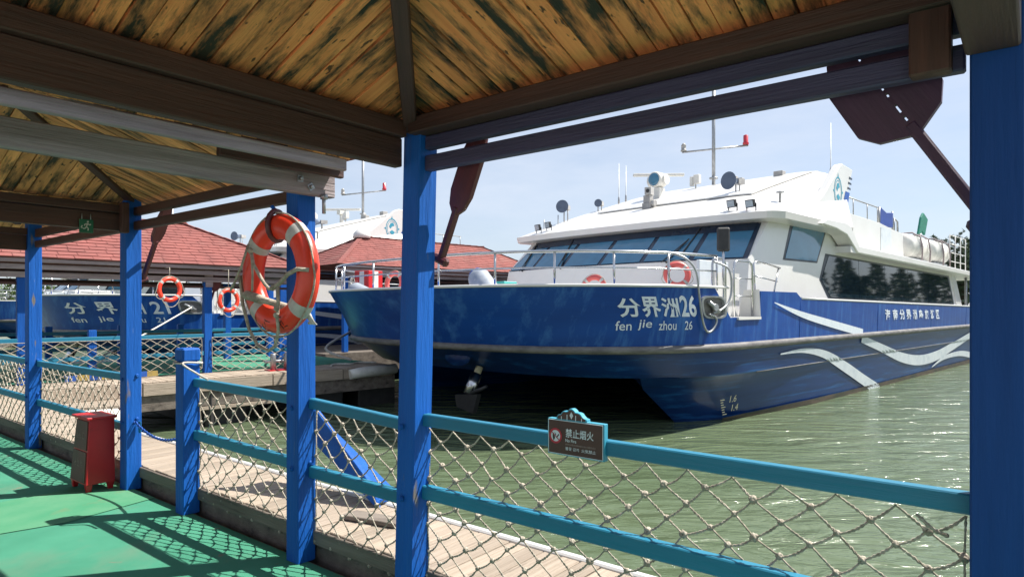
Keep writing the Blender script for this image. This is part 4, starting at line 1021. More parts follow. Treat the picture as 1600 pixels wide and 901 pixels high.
def horn(p, r, ln, yaw, post=.35):
    m = at(p, yaw) @ Matrix.Translation((0, 0, post)) @ Matrix.Rotation(R(-90), 4, 'Y')
    h = obj('loudhailer', MB().lathe([(r*.95, ln), (r, ln), (r*.72, ln*.72), (r*.42, ln*.45), (r*.28, ln*.2), (r*.28, -.12)], m, 20).lathe([(r*.93, ln*.995), (r*.5, ln*.6), (.02, ln*.5)], m, 20), 'horn', ferry)
    b = MB().tube([at(p, yaw) @ Vector((.02, -.06, -.05)), at(p, yaw) @ Vector((.02, -.06, post))], .018, 6).tube([at(p, yaw) @ Vector((.02, .06, -.05)), at(p, yaw) @ Vector((.02, .06, post))], .018, 6).box((-.05, -.09, post-.05), (.22, .09, post+.09), at(p, yaw))
    obj('bracket', b, 'greyp', h)
horn(RP(884, 346, (2.6, 7.9, 4.9)), .20, .40, R(25), .42)
horn(RP(937, 329, (2.6, 7, 5)), .13, .22, R(25), .22)
horn(RP(1152, 302, (4, 2, 5.4)), .24, .40, R(-8), .30)
# search lights, camera
p = RP(1028, 312, (4, 5, 5.6))
sl_ = obj('searchlight', MB().box((-.16, -.16, -.04), (.16, .16, .36), at(p)).lathe([(.22, -.22), (.25, -.16), (.25, .20), (.22, .24)], at(p) @ Matrix.Translation((0, 0, .62)) @ Matrix.Rotation(R(-90), 4, 'Y'), 20).tube([at(p) @ Vector((.05, -.3, .62)), at(p) @ Vector((.05, .34, .62))], .17, 14), 'offwhite', ferry, 0)
obj('lens', MB().lathe([(.20, .24), (.19, .26), (.10, .285), (.01, .29)], at(p) @ Matrix.Translation((0, 0, .62)) @ Matrix.Rotation(R(-90), 4, 'Y'), 20), 'glass_front', sl_)
p = RP(1013, 325, (3.2, 5, 5.4))
cm = obj('camera_unit', MB().box((-.12, -.14, -.03), (.12, .14, .14), at(p)).box((-.10, -.11, .14), (.10, .11, .36), at(p)).box((-.16, -.13, .36), (.12, .06, .58), at(p, R(15))).tube([at(p) @ Vector((0, -.24, .12)), at(p) @ Vector((0, -.13, .12))], .10, 12), 'greyp', ferry, .01)
obj('lens', MB().lathe([(.055, 0), (.05, .02)], at(p, R(15)) @ Matrix.Translation((-.16, -.035, .47)) @ Matrix.Rotation(R(-90), 4, 'Y'), 12), 'black', cm)
# radar scanner
p = RP(1022, 304, (4.8, 5.2, 5.8))
rd = obj('radar', MB().tube([at(p) @ Vector((.3, 0, -.1)), at(p) @ Vector((.3, 0, .62))], .10, 10).box((.12, -.16, .5), (.5, .16, .68), at(p)), 'offwhite', ferry, 0)
obj('scanner_bar', MB().box((-.05, -.92, .70), (.09, .92, .80), at(p) @ Matrix.Translation((.3, 0, 0)) @ Matrix.Rotation(R(44), 4, 'Z')), 'offwhite', rd, .015)
# mast with cross-tree and lamps
p = RP(1115, 287, (6.0, 3.4, 6.0))
dm = (BM @ p).y; zt = 1.6+(HOR-128)/F_PX*dm
ms = obj('mast', MB().tube([BM @ p-Vector((0, 0, .1)), Vector(((BM @ p).x, dm, zt))], .06, 10), 'galv', ferry)
zc = 1.6+(HOR-233)/F_PX*dm; mc = Vector(((BM @ p).x, dm, zc))
cd = Vector((.99, -.14, .075)).normalized(); e0, e1 = mc-cd*(48/F_PX*dm), mc+cd*(52/F_PX*dm)
obj('cross_tree', MB().tube([e0, e1], .032, 8), 'galv', ms)
obj('beacon', MB().lathe([(.10, 0), (.10, .05), (.07, .06), (.085, .12), (.07, .17), (.09, .18), (.05, .26), (.02, .28)], Matrix.Translation(e0+Vector((.05, 0, .03))), 12), 'greyp', ms)
obj('beacon', MB().lathe([(.10, 0), (.10, .06), (.08, .08), (.08, .30), (.02, .33)], Matrix.Translation(e1+Vector((-.08, 0, .03))), 12), 'redlamp', ms, label='red beacon')
obj('collar', MB().lathe([(.14, 0), (.14, .05), (.09, .06)], Matrix.Translation(BM @ p+Vector((0, 0, .22))), 12), 'galv', ms)
for px, y0, y1 in ((967, 312, 249), (978, 308, 252), (1298, 272, 188)):
    p = RP(px, y0+4, (6, 6 if px < 1000 else 1.2, 6)); d = (BM @ p).y
    h = (y0-y1)/F_PX*d; obj('whip_antenna', MB().tube([BM @ p-Vector((0, 0, .05)), BM @ p+Vector((0, 0, .22)), BM @ p+Vector((0, 0, .24)), BM @ p+Vector((0, 0, h))], [.035, .03, .014, .008], 6), 'galv', ferry)
p = RP(1087, 297, (5.6, 4, 6)); obj('loudspeaker', MB().tube([at(p) @ Vector((0, 0, -.1)), at(p) @ Vector((0, 0, .2))], .025, 6).box((-.09, -.16, .2), (.09, .05, .5), at(p)).box((-.06, .07, .14), (.06, .2, .46), at(p)), 'offwhite', ferry, .02)
p = RP(1152, 287, (6, 3, 6)); obj('satellite_box', MB().box((-.1, -.2, -.15), (.1, .2, .16), at(p)).box((-.08, .0, .14), (.08, .2, .24), at(p)), 'greyp', ferry, .01)
p = RP(1219, 316, (3.5, 1.4, 5)); obj('mushroom_vent', MB().lathe([(.03, -.1), (.03, .22), (.10, .23), (.09, .26), (.01, .28)], at(p), 12), 'galv', ferry)
p = RP(1218, 277, (7.6, 2, 6.1)); obj('hatch_box', MB().box((-.12, -.14, -.1), (.12, .14, .18), at(p)), 'greyp', ferry, .01)
for px, py in ((872, 350), (850, 358)): p = RP(px, py, (2, 8.6, 4.6)); obj('stub_antenna', MB().tube([at(p) @ Vector((0, 0, -.05)), at(p) @ Vector((0, 0, .28))], .014, 6), 'galv', ferry)
# ---- bow rail
def rail_pt(phi, z, ins=.16):
    x, y = outline(2.67, phi); v = Vector((x-2.0, y-CY, 0)).normalized(); return BW(x-v.x*ins, y-v.y*ins, z)
RT = 3.26
phs = [R(-84+168*i/46) for i in range(47)]
br = MB().tube([rail_pt(p, RT) for p in phs], .026, 8); obj('bow_rail', br, 'steel', ferry)
obj('bow_rail', MB().tube([rail_pt(p, 2.98) for p in phs], .018, 6), 'steel', ferry)
for i in range(0, 47, 4): obj('stanchion', MB().tube([rail_pt(phs[i], 2.62), rail_pt(phs[i], RT)], .022, 8), 'steel', ferry)
# hoops by the gate
def hoop(x, y, w, h, z0, yaw, r=.024): 
    m = BM @ Matrix.Translation((x, y, z0)) @ Matrix.Rotation(yaw, 4, 'Z'); pts = [m @ Vector(q) for q in ((-w/2, 0, 0), (-w/2, 0, h-.14), (-w/2+.04, 0, h-.04), (-w/2+.14, 0, h), (w/2-.14, 0, h), (w/2-.04, 0, h-.04), (w/2, 0, h-.14), (w/2, 0, 0))]
    return MB().tube(pts, r, 8), m
h_, m_ = hoop(.50, .10, .78, 1.10, 2.12, 0); 
for zz in (.40, .75): h_.tube([m_ @ Vector((-.39, 0, zz)), m_ @ Vector((.39, 0, zz))], .012, 6)
obj('gate_hoop', h_, 'steel', ferry)
h_, m_ = hoop(-.25, .22, .5, 1.15, 2.10, R(0)); obj('gate_hoop', h_, 'steel', ferry)
sr = MB().tube([BW(1.05, .12, 2.63), BW(1.0, .12, 3.20), BW(1.15, .12, 3.26), BW(2.35, .16, 3.16)], .02, 8).tube([BW(1.03, .12, 2.95), BW(2.2, .16, 2.86)], .016, 6).tube([BW(2.3, .17, 3.17), BW(1.9, .10, 2.62)], .02, 6)
obj('side_rail', sr, 'steel', ferry)
# inner bulkhead panel with door by the gate
obj('deck_locker', MB().box((-.05, .75, 2.1), (1.15, .82, 3.26), BM), 'stripe', ferry, .01)
# mirror
mr = obj('mirror', MB().box((-.04, -.12, 0), (.03, .12, .46), BM @ Matrix.Translation((-.34, .08, 3.36)) @ Matrix.Rotation(R(35), 4, 'Z')), 'black', ferry, .03)
obj('mirror_post', MB().tube([BW(-.34, .08, 2.3), BW(-.34, .08, 3.6)], .024, 8), 'steel', mr)
# mooring pocket in the hull side
def hs(phi, z, off=0):
    x, y = outline(z, phi); e = .02; x1, y1 = outline(z, phi+e); x0, y0 = outline(z, phi-e); tv = Vector((x1-x0, y1-y0, 0)).normalized(); nn = Vector((tv.y, -tv.x, 0))
    if nn.dot(Vector((x-3, y-CY, 0))) < 0: nn = -nn
    return BW(x, y, z)+(BM.to_3x3() @ nn)*off
def phi_at(px, z):
    return min((R(-90+90*i/600) for i in range(601)), key=lambda p: abs(proj(BW(*outline(z, p), z))[0]-px))
pa, pb = phi_at(1094, 2.3), phi_at(1132, 2.3)
def pocket(r0_, off, n=28):
    vs = []
    for i in range(n):
        A = 2*math.pi*i/n; cx_ = math.copysign(abs(math.cos(A))**.55, math.cos(A)); sy_ = math.copysign(abs(math.sin(A))**.55, math.sin(A))
        vs.append((lerp(pa, pb, .5+.5*cx_*r0_), 2.30+.21*sy_*r0_, off))
    return vs
def prow(m): return [hs(*q) for q in m]
n = 28; A_, B_, C_ = prow(pocket(1.0, .004)), prow(pocket(1.0, .05)), prow(pocket(.86, .05)); D_ = prow(pocket(.82, .008))
obj('hawse_frame', MB().add(A_+B_+C_+D_, [(k*n+i, k*n+(i+1) % n, (k+1)*n+(i+1) % n, (k+1)*n+i) for k in range(3) for i in range(n)], 0, False), 'galv', ferry)
obj('hawse_recess', MB().add(D_, [tuple(range(n))]), 'rub', ferry, fix=False)
pm_ = (pa+pb)/2
obj('bollard', MB().tube([hs(pm_, 2.30, .02), hs(pm_, 2.30, .09)], .07, 10).tube([hs(pm_-.02, 2.22, .06), hs(pm_+.03, 2.40, .06)], .035, 8), 'galv', ferry)
# lettering and paint marks
def arc_table(z, a, b, n=80):
    ps = [lerp(a, b, i/n) for i in range(n+1)]; s_ = [0]
    for p, q in zip(ps[:-1], ps[1:]):
        x0, y0 = outline(z, p); x1, y1 = outline(z, q); s_.append(s_[-1]+math.hypot(x1-x0, y1-y0))
    return ps, s_
def hull_text(items, z0, h, phf, z=2.25, shear=0, bold=0, off=.012):
    """items: (string, left column, right column, extra height); each glyph group is laid along the hull between two columns of the photo"""
    for st, c0, c1, hk in items:
        p0, p1 = phf(c0, z), phf(c1, z); ps, ss = arc_table(z, p0, p1); tot = ss[-1]
        def ph(s_):
            for i in range(len(ss)-1):
                if s_ <= ss[i+1]: return lerp(ps[i], ps[i+1], (s_-ss[i])/max(1e-9, ss[i+1]-ss[i]))
            return ps[-1]
        mb = MB(); fit_text(mb, st, lambda x, y: hs(ph(x), z0+(1-hk)*h*.0+y, off), tot, h*hk, shear=shear, bold=bold)
        yield mb
texts26 = list(hull_text([('分', 965.5, 1002, .92), ('界', 1003, 1033, 1), ('洲', 1034.5, 1061, .95), ('26', 1063, 1087.5, 1.08)], 2.13, .355, phi_at, 2.25, 0, .024))
texts26 += list(hull_text([('fen', 960, 986.5, 1), ('jie', 994, 1019, 1.12), ('zhou', 1027, 1056.5, 1), ('26', 1068, 1081, .95)], 1.90, .165, phi_at, 2.0, .30, .006))
sidep = lambda x, z, off=.008: BW(x, (lerp(.06, -.01, (z-1)/.55) if 1 <= z <= 1.55 else side_y(x, z))-off, z)
tx_side = MB()
for k, chs in enumerate('海南分界洲岛旅游区'):
    fit_text(tx_side, chs, lambda x, y, k=k: BW(8.9+.685*k+x, CY-level(2.1)[1]-.012, 1.94-.004*k+y), .54, .31, bold=.022, shear=-.30)
def ribbon(path, name, m):
    mb = MB(); P = []
    N = 40
    def cat(t):
        i = min(int(t), len(path)-2); f = t-i; q = [path[max(0, i-1)], path[i], path[i+1], path[min(len(path)-1, i+2)]]
        return [.5*((2*q[1][k])+(-q[0][k]+q[2][k])*f+(2*q[0][k]-5*q[1][k]+4*q[2][k]-q[3][k])*f*f+(-q[0][k]+3*q[1][k]-3*q[2][k]+q[3][k])*f**3) for k in range(3)]
    for i in range(N+1):
        x, z, w = cat((len(path)-1)*i/N); P += [sidep(x, z+w/2-w*k/8, .026) for k in range(9)]
    mb.add(P, [(9*i+k, 9*i+9+k, 9*i+10+k, 9*i+1+k) for i in range(N) for k in range(8)]); return obj(name, mb, m, ferry, fix=False)
ribbon([(1.55, 2.40, .02), (3.0, 2.14, .13), (4.8, 1.90, .18), (7.05, 1.62, .20)], 'painted_wave', 'white_text')
ribbon([(7.0, 1.46, .20), (9.0, 1.10, .23), (11.0, .74, .30), (13.0, .55, .34), (15.2, .60, .36), (17.5, .86, .32), (21, 1.30, .26)], 'painted_wave', 'stripe')
ribbon([(2.0, 1.30, .03), (3.2, 1.32, .10), (4.5, 1.17, .19), (6.0, .78, .28), (7.6, .30, .30), (9.0, -.1, .32)], 'painted_wave', 'stripe')
ribbon([(14.6, .22, .04), (16.2, .46, .14), (18.5, .50, .2), (20.5, .34, .24)], 'painted_wave', 'stripe')
ribbon([(.35, .02, .10), (1.5, .0, .20), (4, .0, .26), (8, -.01, .26), (14, .0, .28), (23, .02, .30)], 'waterline_grime', 'weed')
obj('weld_seam', MB().tube([BW(x, side_y(x, 1.0)-.004, .985) for x in (1.0, 3, 6, 10, 14, 18, 23.5)], .012, 6), 'rub', ferry)
for x in (2.95, 8.3, 13.9, 19.0): obj('weld_seam', MB().tube([BW(x, CY-level(z)[1]-.001, z) for z in (1.62, 2.0, 2.4 if x > 3 else 2.45)], .007, 5), 'hull', ferry)
# anchor under the bow with its hood
pA = phi_at(735, 1.2) if False else min((R(-60+140*i/600) for i in range(601)), key=lambda p: abs(proj(BW(*outline(1.2, p), 1.2))[0]-742))
a0_ = hs(pA, 1.10, .03); dn = Vector((-.17, -.16, -.42)).normalized()
an = obj('anchor', MB().tube([a0_, a0_+dn*.18], .075, 12), 'yellow_text', ferry)
obj('shank', MB().tube([a0_+dn*.16, a0_+dn*.60], [.12, .115], 16), 'steel', an)
b0_ = a0_+dn*.62; vx = BM.to_3x3() @ Vector((0, 1, 0))
obj('fluke', MB().prism([(-.34, .05), (.36, -.02), (.30, -.26), (-.20, -.34)], frame(b0_, vx, Vector((0, 0, 1)), vx.cross(Vector((0, 0, 1)))), -.05, .05).tube([b0_, b0_-vx*.55+Vector((0, 0, .22))], [.05, .03], 8), 'black', an)
obj('anchor_hood', MB().lathe([(.30, -.04), (.32, .0), (.28, .05), (.05, .06)], frame(hs(pA+.05, 1.30, .0), vx, Vector((0, 0, 1)), hs(pA, 1.3, 1)-hs(pA, 1.3, 0)) @ Matrix.Diagonal((1.25, .6, 1, 1)), 20), 'hull_low', an)

# ---- copies: the second ferry seen at left and a third far behind it (before the name and loose gear are added)
B21 = Matrix.Translation((-9.40, 21.0, WATER)) @ Matrix.Rotation(BYAW, 4, 'Z')
B31 = Matrix.Translation((-27.2, 38.2, WATER)) @ Matrix.Rotation(BYAW, 4, 'Z')
f21 = copy_tree(ferry, B21, 'second blue and white ferry behind the red roofs at left, hull number 21', 'ferries')
f31 = copy_tree(ferry, B31, 'third white ferry far behind, seen in slices under the left roof eave', 'ferries')
ferry['group'] = 'ferries'
for mb in texts26: obj('lettering', mb, 'white_text', ferry, fix=False)
obj('lettering', tx_side, 'white_text', ferry, fix=False)
# draught marks on the near stem
dmk = MB()
for k in range(7):
    z = .46-.055*k; x = .02+(.46-z)*.95; dmk.box((x, side_y(x, z)-.012, z), (x+(.16 if k % 3 == 0 else .10), side_y(x, z)-.004, z+.016), BM)
obj('draught_marks', dmk, 'yellow_text', ferry)
tx = MB(); fit_text(tx, '1.6', lambda x, y: BW(.32+x, side_y(.4, .42)-.03, .40+y), .30, .13, shear=.3); obj('lettering', tx, 'yellow_text', ferry, fix=False)
tx = MB(); fit_text(tx, '1.4', lambda x, y: BW(.52+x, side_y(.6, .22)-.03, .20+y), .30, .13, shear=.3); obj('lettering', tx, 'yellow_text', ferry, fix=False)
# name on the second ferry
def to21(p): return B21 @ (BMI @ p)
def phi21(px, z): return min((R(-90+88*i/900) for i in range(901)), key=lambda p: abs(proj(B21 @ Vector((*outline(z, p), z)))[0]-px))
for mb in list(hull_text([('分', 103, 137, .95), ('界', 150, 184, 1), ('洲', 196, 226, .95), ('21', 237, 265, 1.05)], 2.10, .36, phi21, 2.25, 0, .02))+list(hull_text([('fen', 110, 133, .95), ('jie', 153, 176, 1.1), ('zhou', 196, 226, .95), ('21', 243, 257, .9)], 1.84, .17, phi21, 2.0, 0, .006)):
    mb.v = [to21(v) for v in mb.v]; obj('lettering', mb, 'white_text', f21, fix=False)

# ---- loose gear on the ferry's deck
def dk(px, py, z):          # point on the foredeck plane of given height above the water
    d = (1.6-(z+WATER))/((py-HOR)/F_PX) if py > HOR else None
    return d
def fender(label, p0, p1, r):
    p0, p1 = Vector(p0), Vector(p1); d = (p1-p0); x, y, z = ortho(d); m = frame(p0, y, z, x); l = d.length
    t = thing('fender', label, 'fender', None, group='fenders on the ferry bow', mtx=frame(p0, y, z, x))
    obj('fender_body', MB().lathe([(r*.8, .0), (r, .10), (r, l-.10), (r*.8, l)], m, 18), 'fender', t)
    obj('end_cap', MB().lathe([(r*.82, l-.03), (r*.6, l+.06), (r*.2, l+.10), (.03, l+.14)], m, 18), 'fender_end', t)
    obj('end_cap', MB().lathe([(.03, -.14), (r*.2, -.10), (r*.6, -.06), (r*.82, .03)], m, 18), 'fender_end', t)
def gear(px, phi_off=0): return None
def deckpt(px, ins, z):     # near the bulwark: the outline point shown at column px, moved inboard
    ph = min((R(-88+176*i/900) for i in range(901)), key=lambda p: abs(proj(BW(*outline(2.67, p), 2.67))[0]-px))
    x, y = outline(2.67, ph); v = Vector((x-3.0, y-CY, 0)).normalized(); return Vector((x-v.x*ins, y-v.y*ins, z))
def deckat(px, d, z): return BMI @ Vector(((px-800)/F_PX*d, d, z+WATER))
fender('scuffed grey fender with blue end on the ferry bow right of the centre post', BM @ deckat(776, 13.5, 2.40), BM @ deckat(744, 13.9, 3.0), .24)
fender('scuffed grey fender lying behind the bow rail left of the centre post', BM @ deckat(586, 15.3, 2.45), BM @ deckat(552, 15.9, 2.72), .22)
bx_ = thing('bin', 'red storage box with white stripes on the ferry bow', 'box', BM @ deckat(576, 16.5, 2.1), BYAW+R(10))
mq = MW[bx_.name]
obj('box_body', MB().box((-.24, -.26, .25), (.24, .26, 1.12), mq).box((-.2, -.22, 0), (.2, .22, .25), mq), 'red', bx_, .015)
obj('stripe', MB().box((-.246, -.10, .27), (-.24, .06, 1.10), mq).lathe([(.14, 0), (.14, .005)], mq @ Matrix.Translation((-.246, -.02, .62)) @ Matrix.Rotation(R(-90), 4, 'Y') @ Matrix.Diagonal((1.3, .8, 1, 1)), 16).box((-.10, -.266, .27), (.08, -.26, 1.10), mq), 'offwhite', bx_)
cr_ = thing('crate', 'teal plastic crate on the ferry bow behind the rail', 'crate', BM @ deckat(786, 14.3, 2.1), BYAW); mq = MW[cr_.name]
obj('crate_body', MB().box((-.18, -.22, .0), (.18, .22, .70), mq), 'tealbox', cr_, .03); obj('lid', MB().box((-.20, -.24, .70), (.20, .24, .76), mq), 'tealbox', cr_, .015)
def front_ring(label, px, py, group, tilt=0, m='buoy_pink', d=None, nrm=None, r0=.27):
    c = pt(px, py, d); n_ = nrm or (BM.to_3x3() @ Vector((-1, -.15, .1)))
    return ring(label, c, n_, 0, r0, .062, .8, m, group, False)
front_ring('faded red life ring leaning by the windscreen behind the bow rail', 1058, 429, 'life rings on the ferry', d=13.35, r0=.22, nrm=BM.to_3x3() @ Vector((-.75, -.7, .12)))
front_ring('faded red life ring lying low at the wheelhouse foot, half hidden by the bulwark', 928, 452, 'life rings on the ferry', d=14.4)
front_ring('pale red life ring leaning near the red and white box on the bow', 616, 443, 'life rings on the ferry', d=16.2, r0=.26)
# mooring lines and hoses over the bow
def rope_thing(label, pts, r=.02, m='rope_white', cat='rope', group=None):
    mb = MB(); P = [Vector(p) for p in pts]; out = []
    for i in range(len(P)-1):
        q = [P[max(0, i-1)], P[i], P[i+1], P[min(len(P)-1, i+2)]]
        for k in range(6):
            f = k/6; out.append(.5*((2*q[1])+(q[2]-q[0])*f+(2*q[0]-5*q[1]+4*q[2]-q[3])*f*f+(3*q[1]-q[0]-3*q[2]+q[3])*f**3))
    out.append(P[-1]); mb.tube(out, r, 7); return tag(obj('mooring_rope' if 'rope' in label else 'hose', mb, m), label, cat, group)
def H(px, py, d): return pt(px, py, d)
hd = 12.05
def hullpx(px, py, off=.06):
    z = 2.2
    for _ in range(6):
        ph = phi_at(px, min(2.66, max(1.6, z))); d = hs(ph, min(2.66, max(1.6, z))).y; z = 1.6+(HOR-py)/F_PX*d-WATER
    q = hs(ph, min(2.66, z), off); q.z = z+WATER; return q
rope_thing('grey hose looped over the bow rail and down the hull side beside the number 26', [rail_pt(phi_at(1056, 2.67), RT), hullpx(1072, 404, .0), hullpx(1083, 425), hullpx(1089, 465), hullpx(1094, 500), hullpx(1100, 517), hullpx(1108, 516), hullpx(1115, 503), hullpx(1112, 494), hullpx(1104, 491)], .021, 'galv', 'hose')
rope_thing('second grey hose curving out of the mooring pocket', [rail_pt(phi_at(1122, 2.67), RT-.1), hullpx(1134, 420, .05), hullpx(1138, 450), hullpx(1134, 472), hullpx(1122, 484), hullpx(1110, 489)], .021, 'galv', 'hose')
e = [rail_pt(R(62), 3.2), rail_pt(R(62), 2.9), rail_pt(R(63), 2.7)]
cb = MB()
for k in range(7): cb.torus(Matrix.Translation(rail_pt(R(60+.8*k), 3.02-.02*(k % 3))) @ Matrix.Rotation(R(70), 4, 'X') @ Matrix.Rotation(R(12*k), 4, 'Y'), .16+.015*(k % 3), .02, 16, 5)
tag(obj('rope_coil', cb, 'rope_white'), 'white rope coil hung on the port end of the ferry bow rail', 'rope')
# life raft canisters on the upper deck
def canister(label, X0, X1):
    t = thing('life_raft', label, 'life raft', BW((X0+X1)/2, .75, 3.9), BYAW, 'life raft canisters'); Zc, r = 4.42, .46
    m = BM @ frame((X0, .85, Zc), (0, 1, 0), (0, 0, 1), (1, 0, 0)); l = X1-X0
    obj('canister', MB().lathe([(.04, -.12), (r*.55, -.09), (r*.9, .0), (r, .12), (r, l/2-.03), (r*1.04, l/2-.03), (r*1.04, l/2+.03), (r, l/2+.03), (r, l-.12), (r*.9, l), (r*.5, l+.09), (.04, l+.12)], m, 24), 'offwhite', t)
    for x in (X0+.45*l*.8, X1-.18*l):
        pts = [BW(x, .85-.50, 3.9), BW(x, .85-.52, 4.3), BW(x, .85-.46, 4.75), BW(x, .85-.2, 4.93), BW(x, .85+.2, 4.93), BW(x, .85+.5, 4.4), BW(x, .85+.5, 3.9)]
        obj('cradle_strap', MB().tube(pts, .028, 6), 'beam_grey', t)
    obj('cradle', MB().box((X0+.2, .5, 3.84), (X1-.1, 1.2, 4.0), BM), 'galv', t)
canister('white life raft canister just aft of the parapet, nearer the bow', 13.5, 15.7)
canister('white life raft canister farther aft, under the green flag', 16.4, 18.6)
ck = thing('crew_console', 'dark blue folded chair back standing on the white parapet', 'chair', BW(11.3, .8, 4.9), BYAW)
obj('back_panel', MB().prism([(-.55, .0), (.75, .05), (.78, .55), (.1, .48), (-.55, .62)], BM @ frame((11.6, .75, 4.9), (1, 0, 0), (0, 0, 1), (0, -1, 0)), -.03, .03), 'fender_end', ck, .01)
obj('frame', MB().tube([BW(12.4, .75, 4.8), BW(12.4, .75, 5.5)], .03, 6).tube([BW(12.6, .75, 4.8), BW(12.6, .75, 5.28), BW(12.95, .75, 5.2), BW(13.0, .75, 4.7)], .03, 6).tube([BW(11.05, .75, 4.8), BW(11.05, .75, 5.5)], .04, 6), 'galv', ck)
fg = thing('flag', 'furled green cloth flag on a short pole above the life rafts', 'flag', BW(16.0, .9, 4.9), BYAW)
obj('cloth', MB().prism([(-.05, .05), (.55, .42), (.95, .30), (1.35, .95), (.75, 1.15), (.45, .95)], BM @ frame((15.9, .9, 4.75), (1, 0, 0), (0, 0, 1), (0, -1, 0)), -.04, .04), 'flag', fg, .02)
obj('pole', MB().tube([BW(15.95, .9, 4.3), BW(16.5, .9, 5.3)], .025, 6), 'galv', fg)
ar = MB()
for zz in (4.15, 4.5, 4.85, 5.2):
    ar.tube([BW(18.9, .5, zz), BW(21.6, .5, zz)], .016, 6)
for x in (18.9, 19.8, 20.7, 21.6): ar.tube([BW(x, .5, 3.72), BW(x, .5, 5.2)], .02, 6)
obj('aft_rail', ar, 'white', ferry)

# ------------------------------------------------------------------ the far pier with its red-roofed pavilions
FS = Vector((.717, .697, 0)); FT = Vector((-.697, .717, 0)); FO = Vector((-8.7, 11.1, 0))
def FW(k, m, z): return FO+FS*k+FT*m+Vector((0, 0, z))
PZ = .25
pier = struct(obj('pier', MB().box((0, 0, 0), (1, 1, 1), frame(FW(-8, -.98, -.28), FS*15.3, FT*5.6, Vector((0, 0, PZ+.255)))), 'fascia'))
k = -8.0; fp = None
while k < 7.2:
    if fp is None: fp = mesh_of('plank', MB().box((0, -.0575, -.012), (1.1, .0575, .012)), 'plank', None, .003)
    link('plank', fp, pier, frame(FW(k+.06, -1.0+random.uniform(-.01, .01), PZ-.012+random.uniform(-.003, .003)), FT, -FS, Vector((0, 0, 1)))); k += .12
for k0, k1 in ((-8, -4.2), (-4.18, -.9), (-.88, 1.9), (1.92, 4.3), (4.32, 5.9), (5.92, 7.2)):
    beam('fascia_plank', FW(k0, -1.015, .115), FW(k1, -1.015, .115), .03, .22, 'plank', pier, .004)
obj('carpet', MB().box((0, 0, 0), (1, 1, 1), frame(FW(-8, .12, PZ-.01), FS*15.2, FT*4.3, Vector((0, 0, .018)))), 'carpet', pier)
for kk in (-6, -3.5, -1.2, 1.2, 3.4, 5.6, 7.0):
    obj('float', MB().box((0, 0, 0), (1, 1, 1), frame(FW(kk-.5, -.7, WATER-.3), FS*1.0, FT*4.8, Vector((0, 0, .72)))), 'black', pier, .02)
beam('waling', FW(-8, -.95, -.30), FW(1.7, -.95, -.30), .06, .08, 'plank', pier)
beam('waling', FW(2.6, -.95, -.33), FW(4.4, -.95, -.33), .06, .07, 'plank', pier)
for kk in (-3.3, -1.0, 1.3, 3.1): beam('pile', FW(kk, -.92, -1.2), FW(kk, -.92, -.02), .12, .12, 'black', pier)
# bumper nose on the pier end and a long pale fender tube by the left bay
tag(obj('dock_bumper', MB().tube([FW(6.05, -1.06, .10), FW(6.3, -1.08, .13), FW(7.25, -1.08, .16)], [.11, .12, .12], 12), 'offwhite'), 'pale rounded bumper fixed to the corner of the far pier', 'bumper')
tube_ = MB().tube([onb(-60, 610, 3.75)+Vector((0, 0, -.12)), onb(40, 600, 3.75)+Vector((0, 0, -.12)), onb(200, 604, 3.75)+Vector((0, 0, -.12))], .15, 14)
pf = thing('pontoon', 'long pale pontoon pipe with a plank on top afloat beyond the left nets', 'pontoon', FW(-2.4, -2.2, WATER), BYAW)
p0_, p1_ = Vector((-10.2, 8.6, -.38)), Vector((-6.35, 10.75, -.38)); d_ = (p1_-p0_)
obj('pipe', MB().tube([p0_, p1_], .34, 18), 'offwhite', pf)
s_ = Vector((-d_.y, d_.x, 0)).normalized()
obj('deck_plank', MB().box((0, 0, 0), (1, 1, 1), frame(p0_+s_*-.05+Vector((0, 0, .34)), d_, s_*.9, Vector((0, 0, .04)))), 'plank', pf)
# cleats on the pier
for i, kk in enumerate((4.55, 4.82)):
    pass
bt = thing('bollard', 'twin steel mooring bollard with cross bar and red plate on the far pier', 'bollard', FW(4.72, -.45, PZ), BYAW)
obj('base_plate', MB().box((-.28, -.14, 0), (.28, .14, .02), MW[bt.name]), 'red', bt)
for x_ in (-.15, .15): obj('post', MB().lathe([(.06, .02), (.06, .34), (.05, .36)], MW[bt.name] @ Matrix.Translation((x_, 0, 0)), 12), 'galv', bt)
obj('cross_bar', MB().tube([MW[bt.name] @ Vector((-.34, 0, .2)), MW[bt.name] @ Vector((.34, 0, .2))], .03, 8), 'galv', bt)

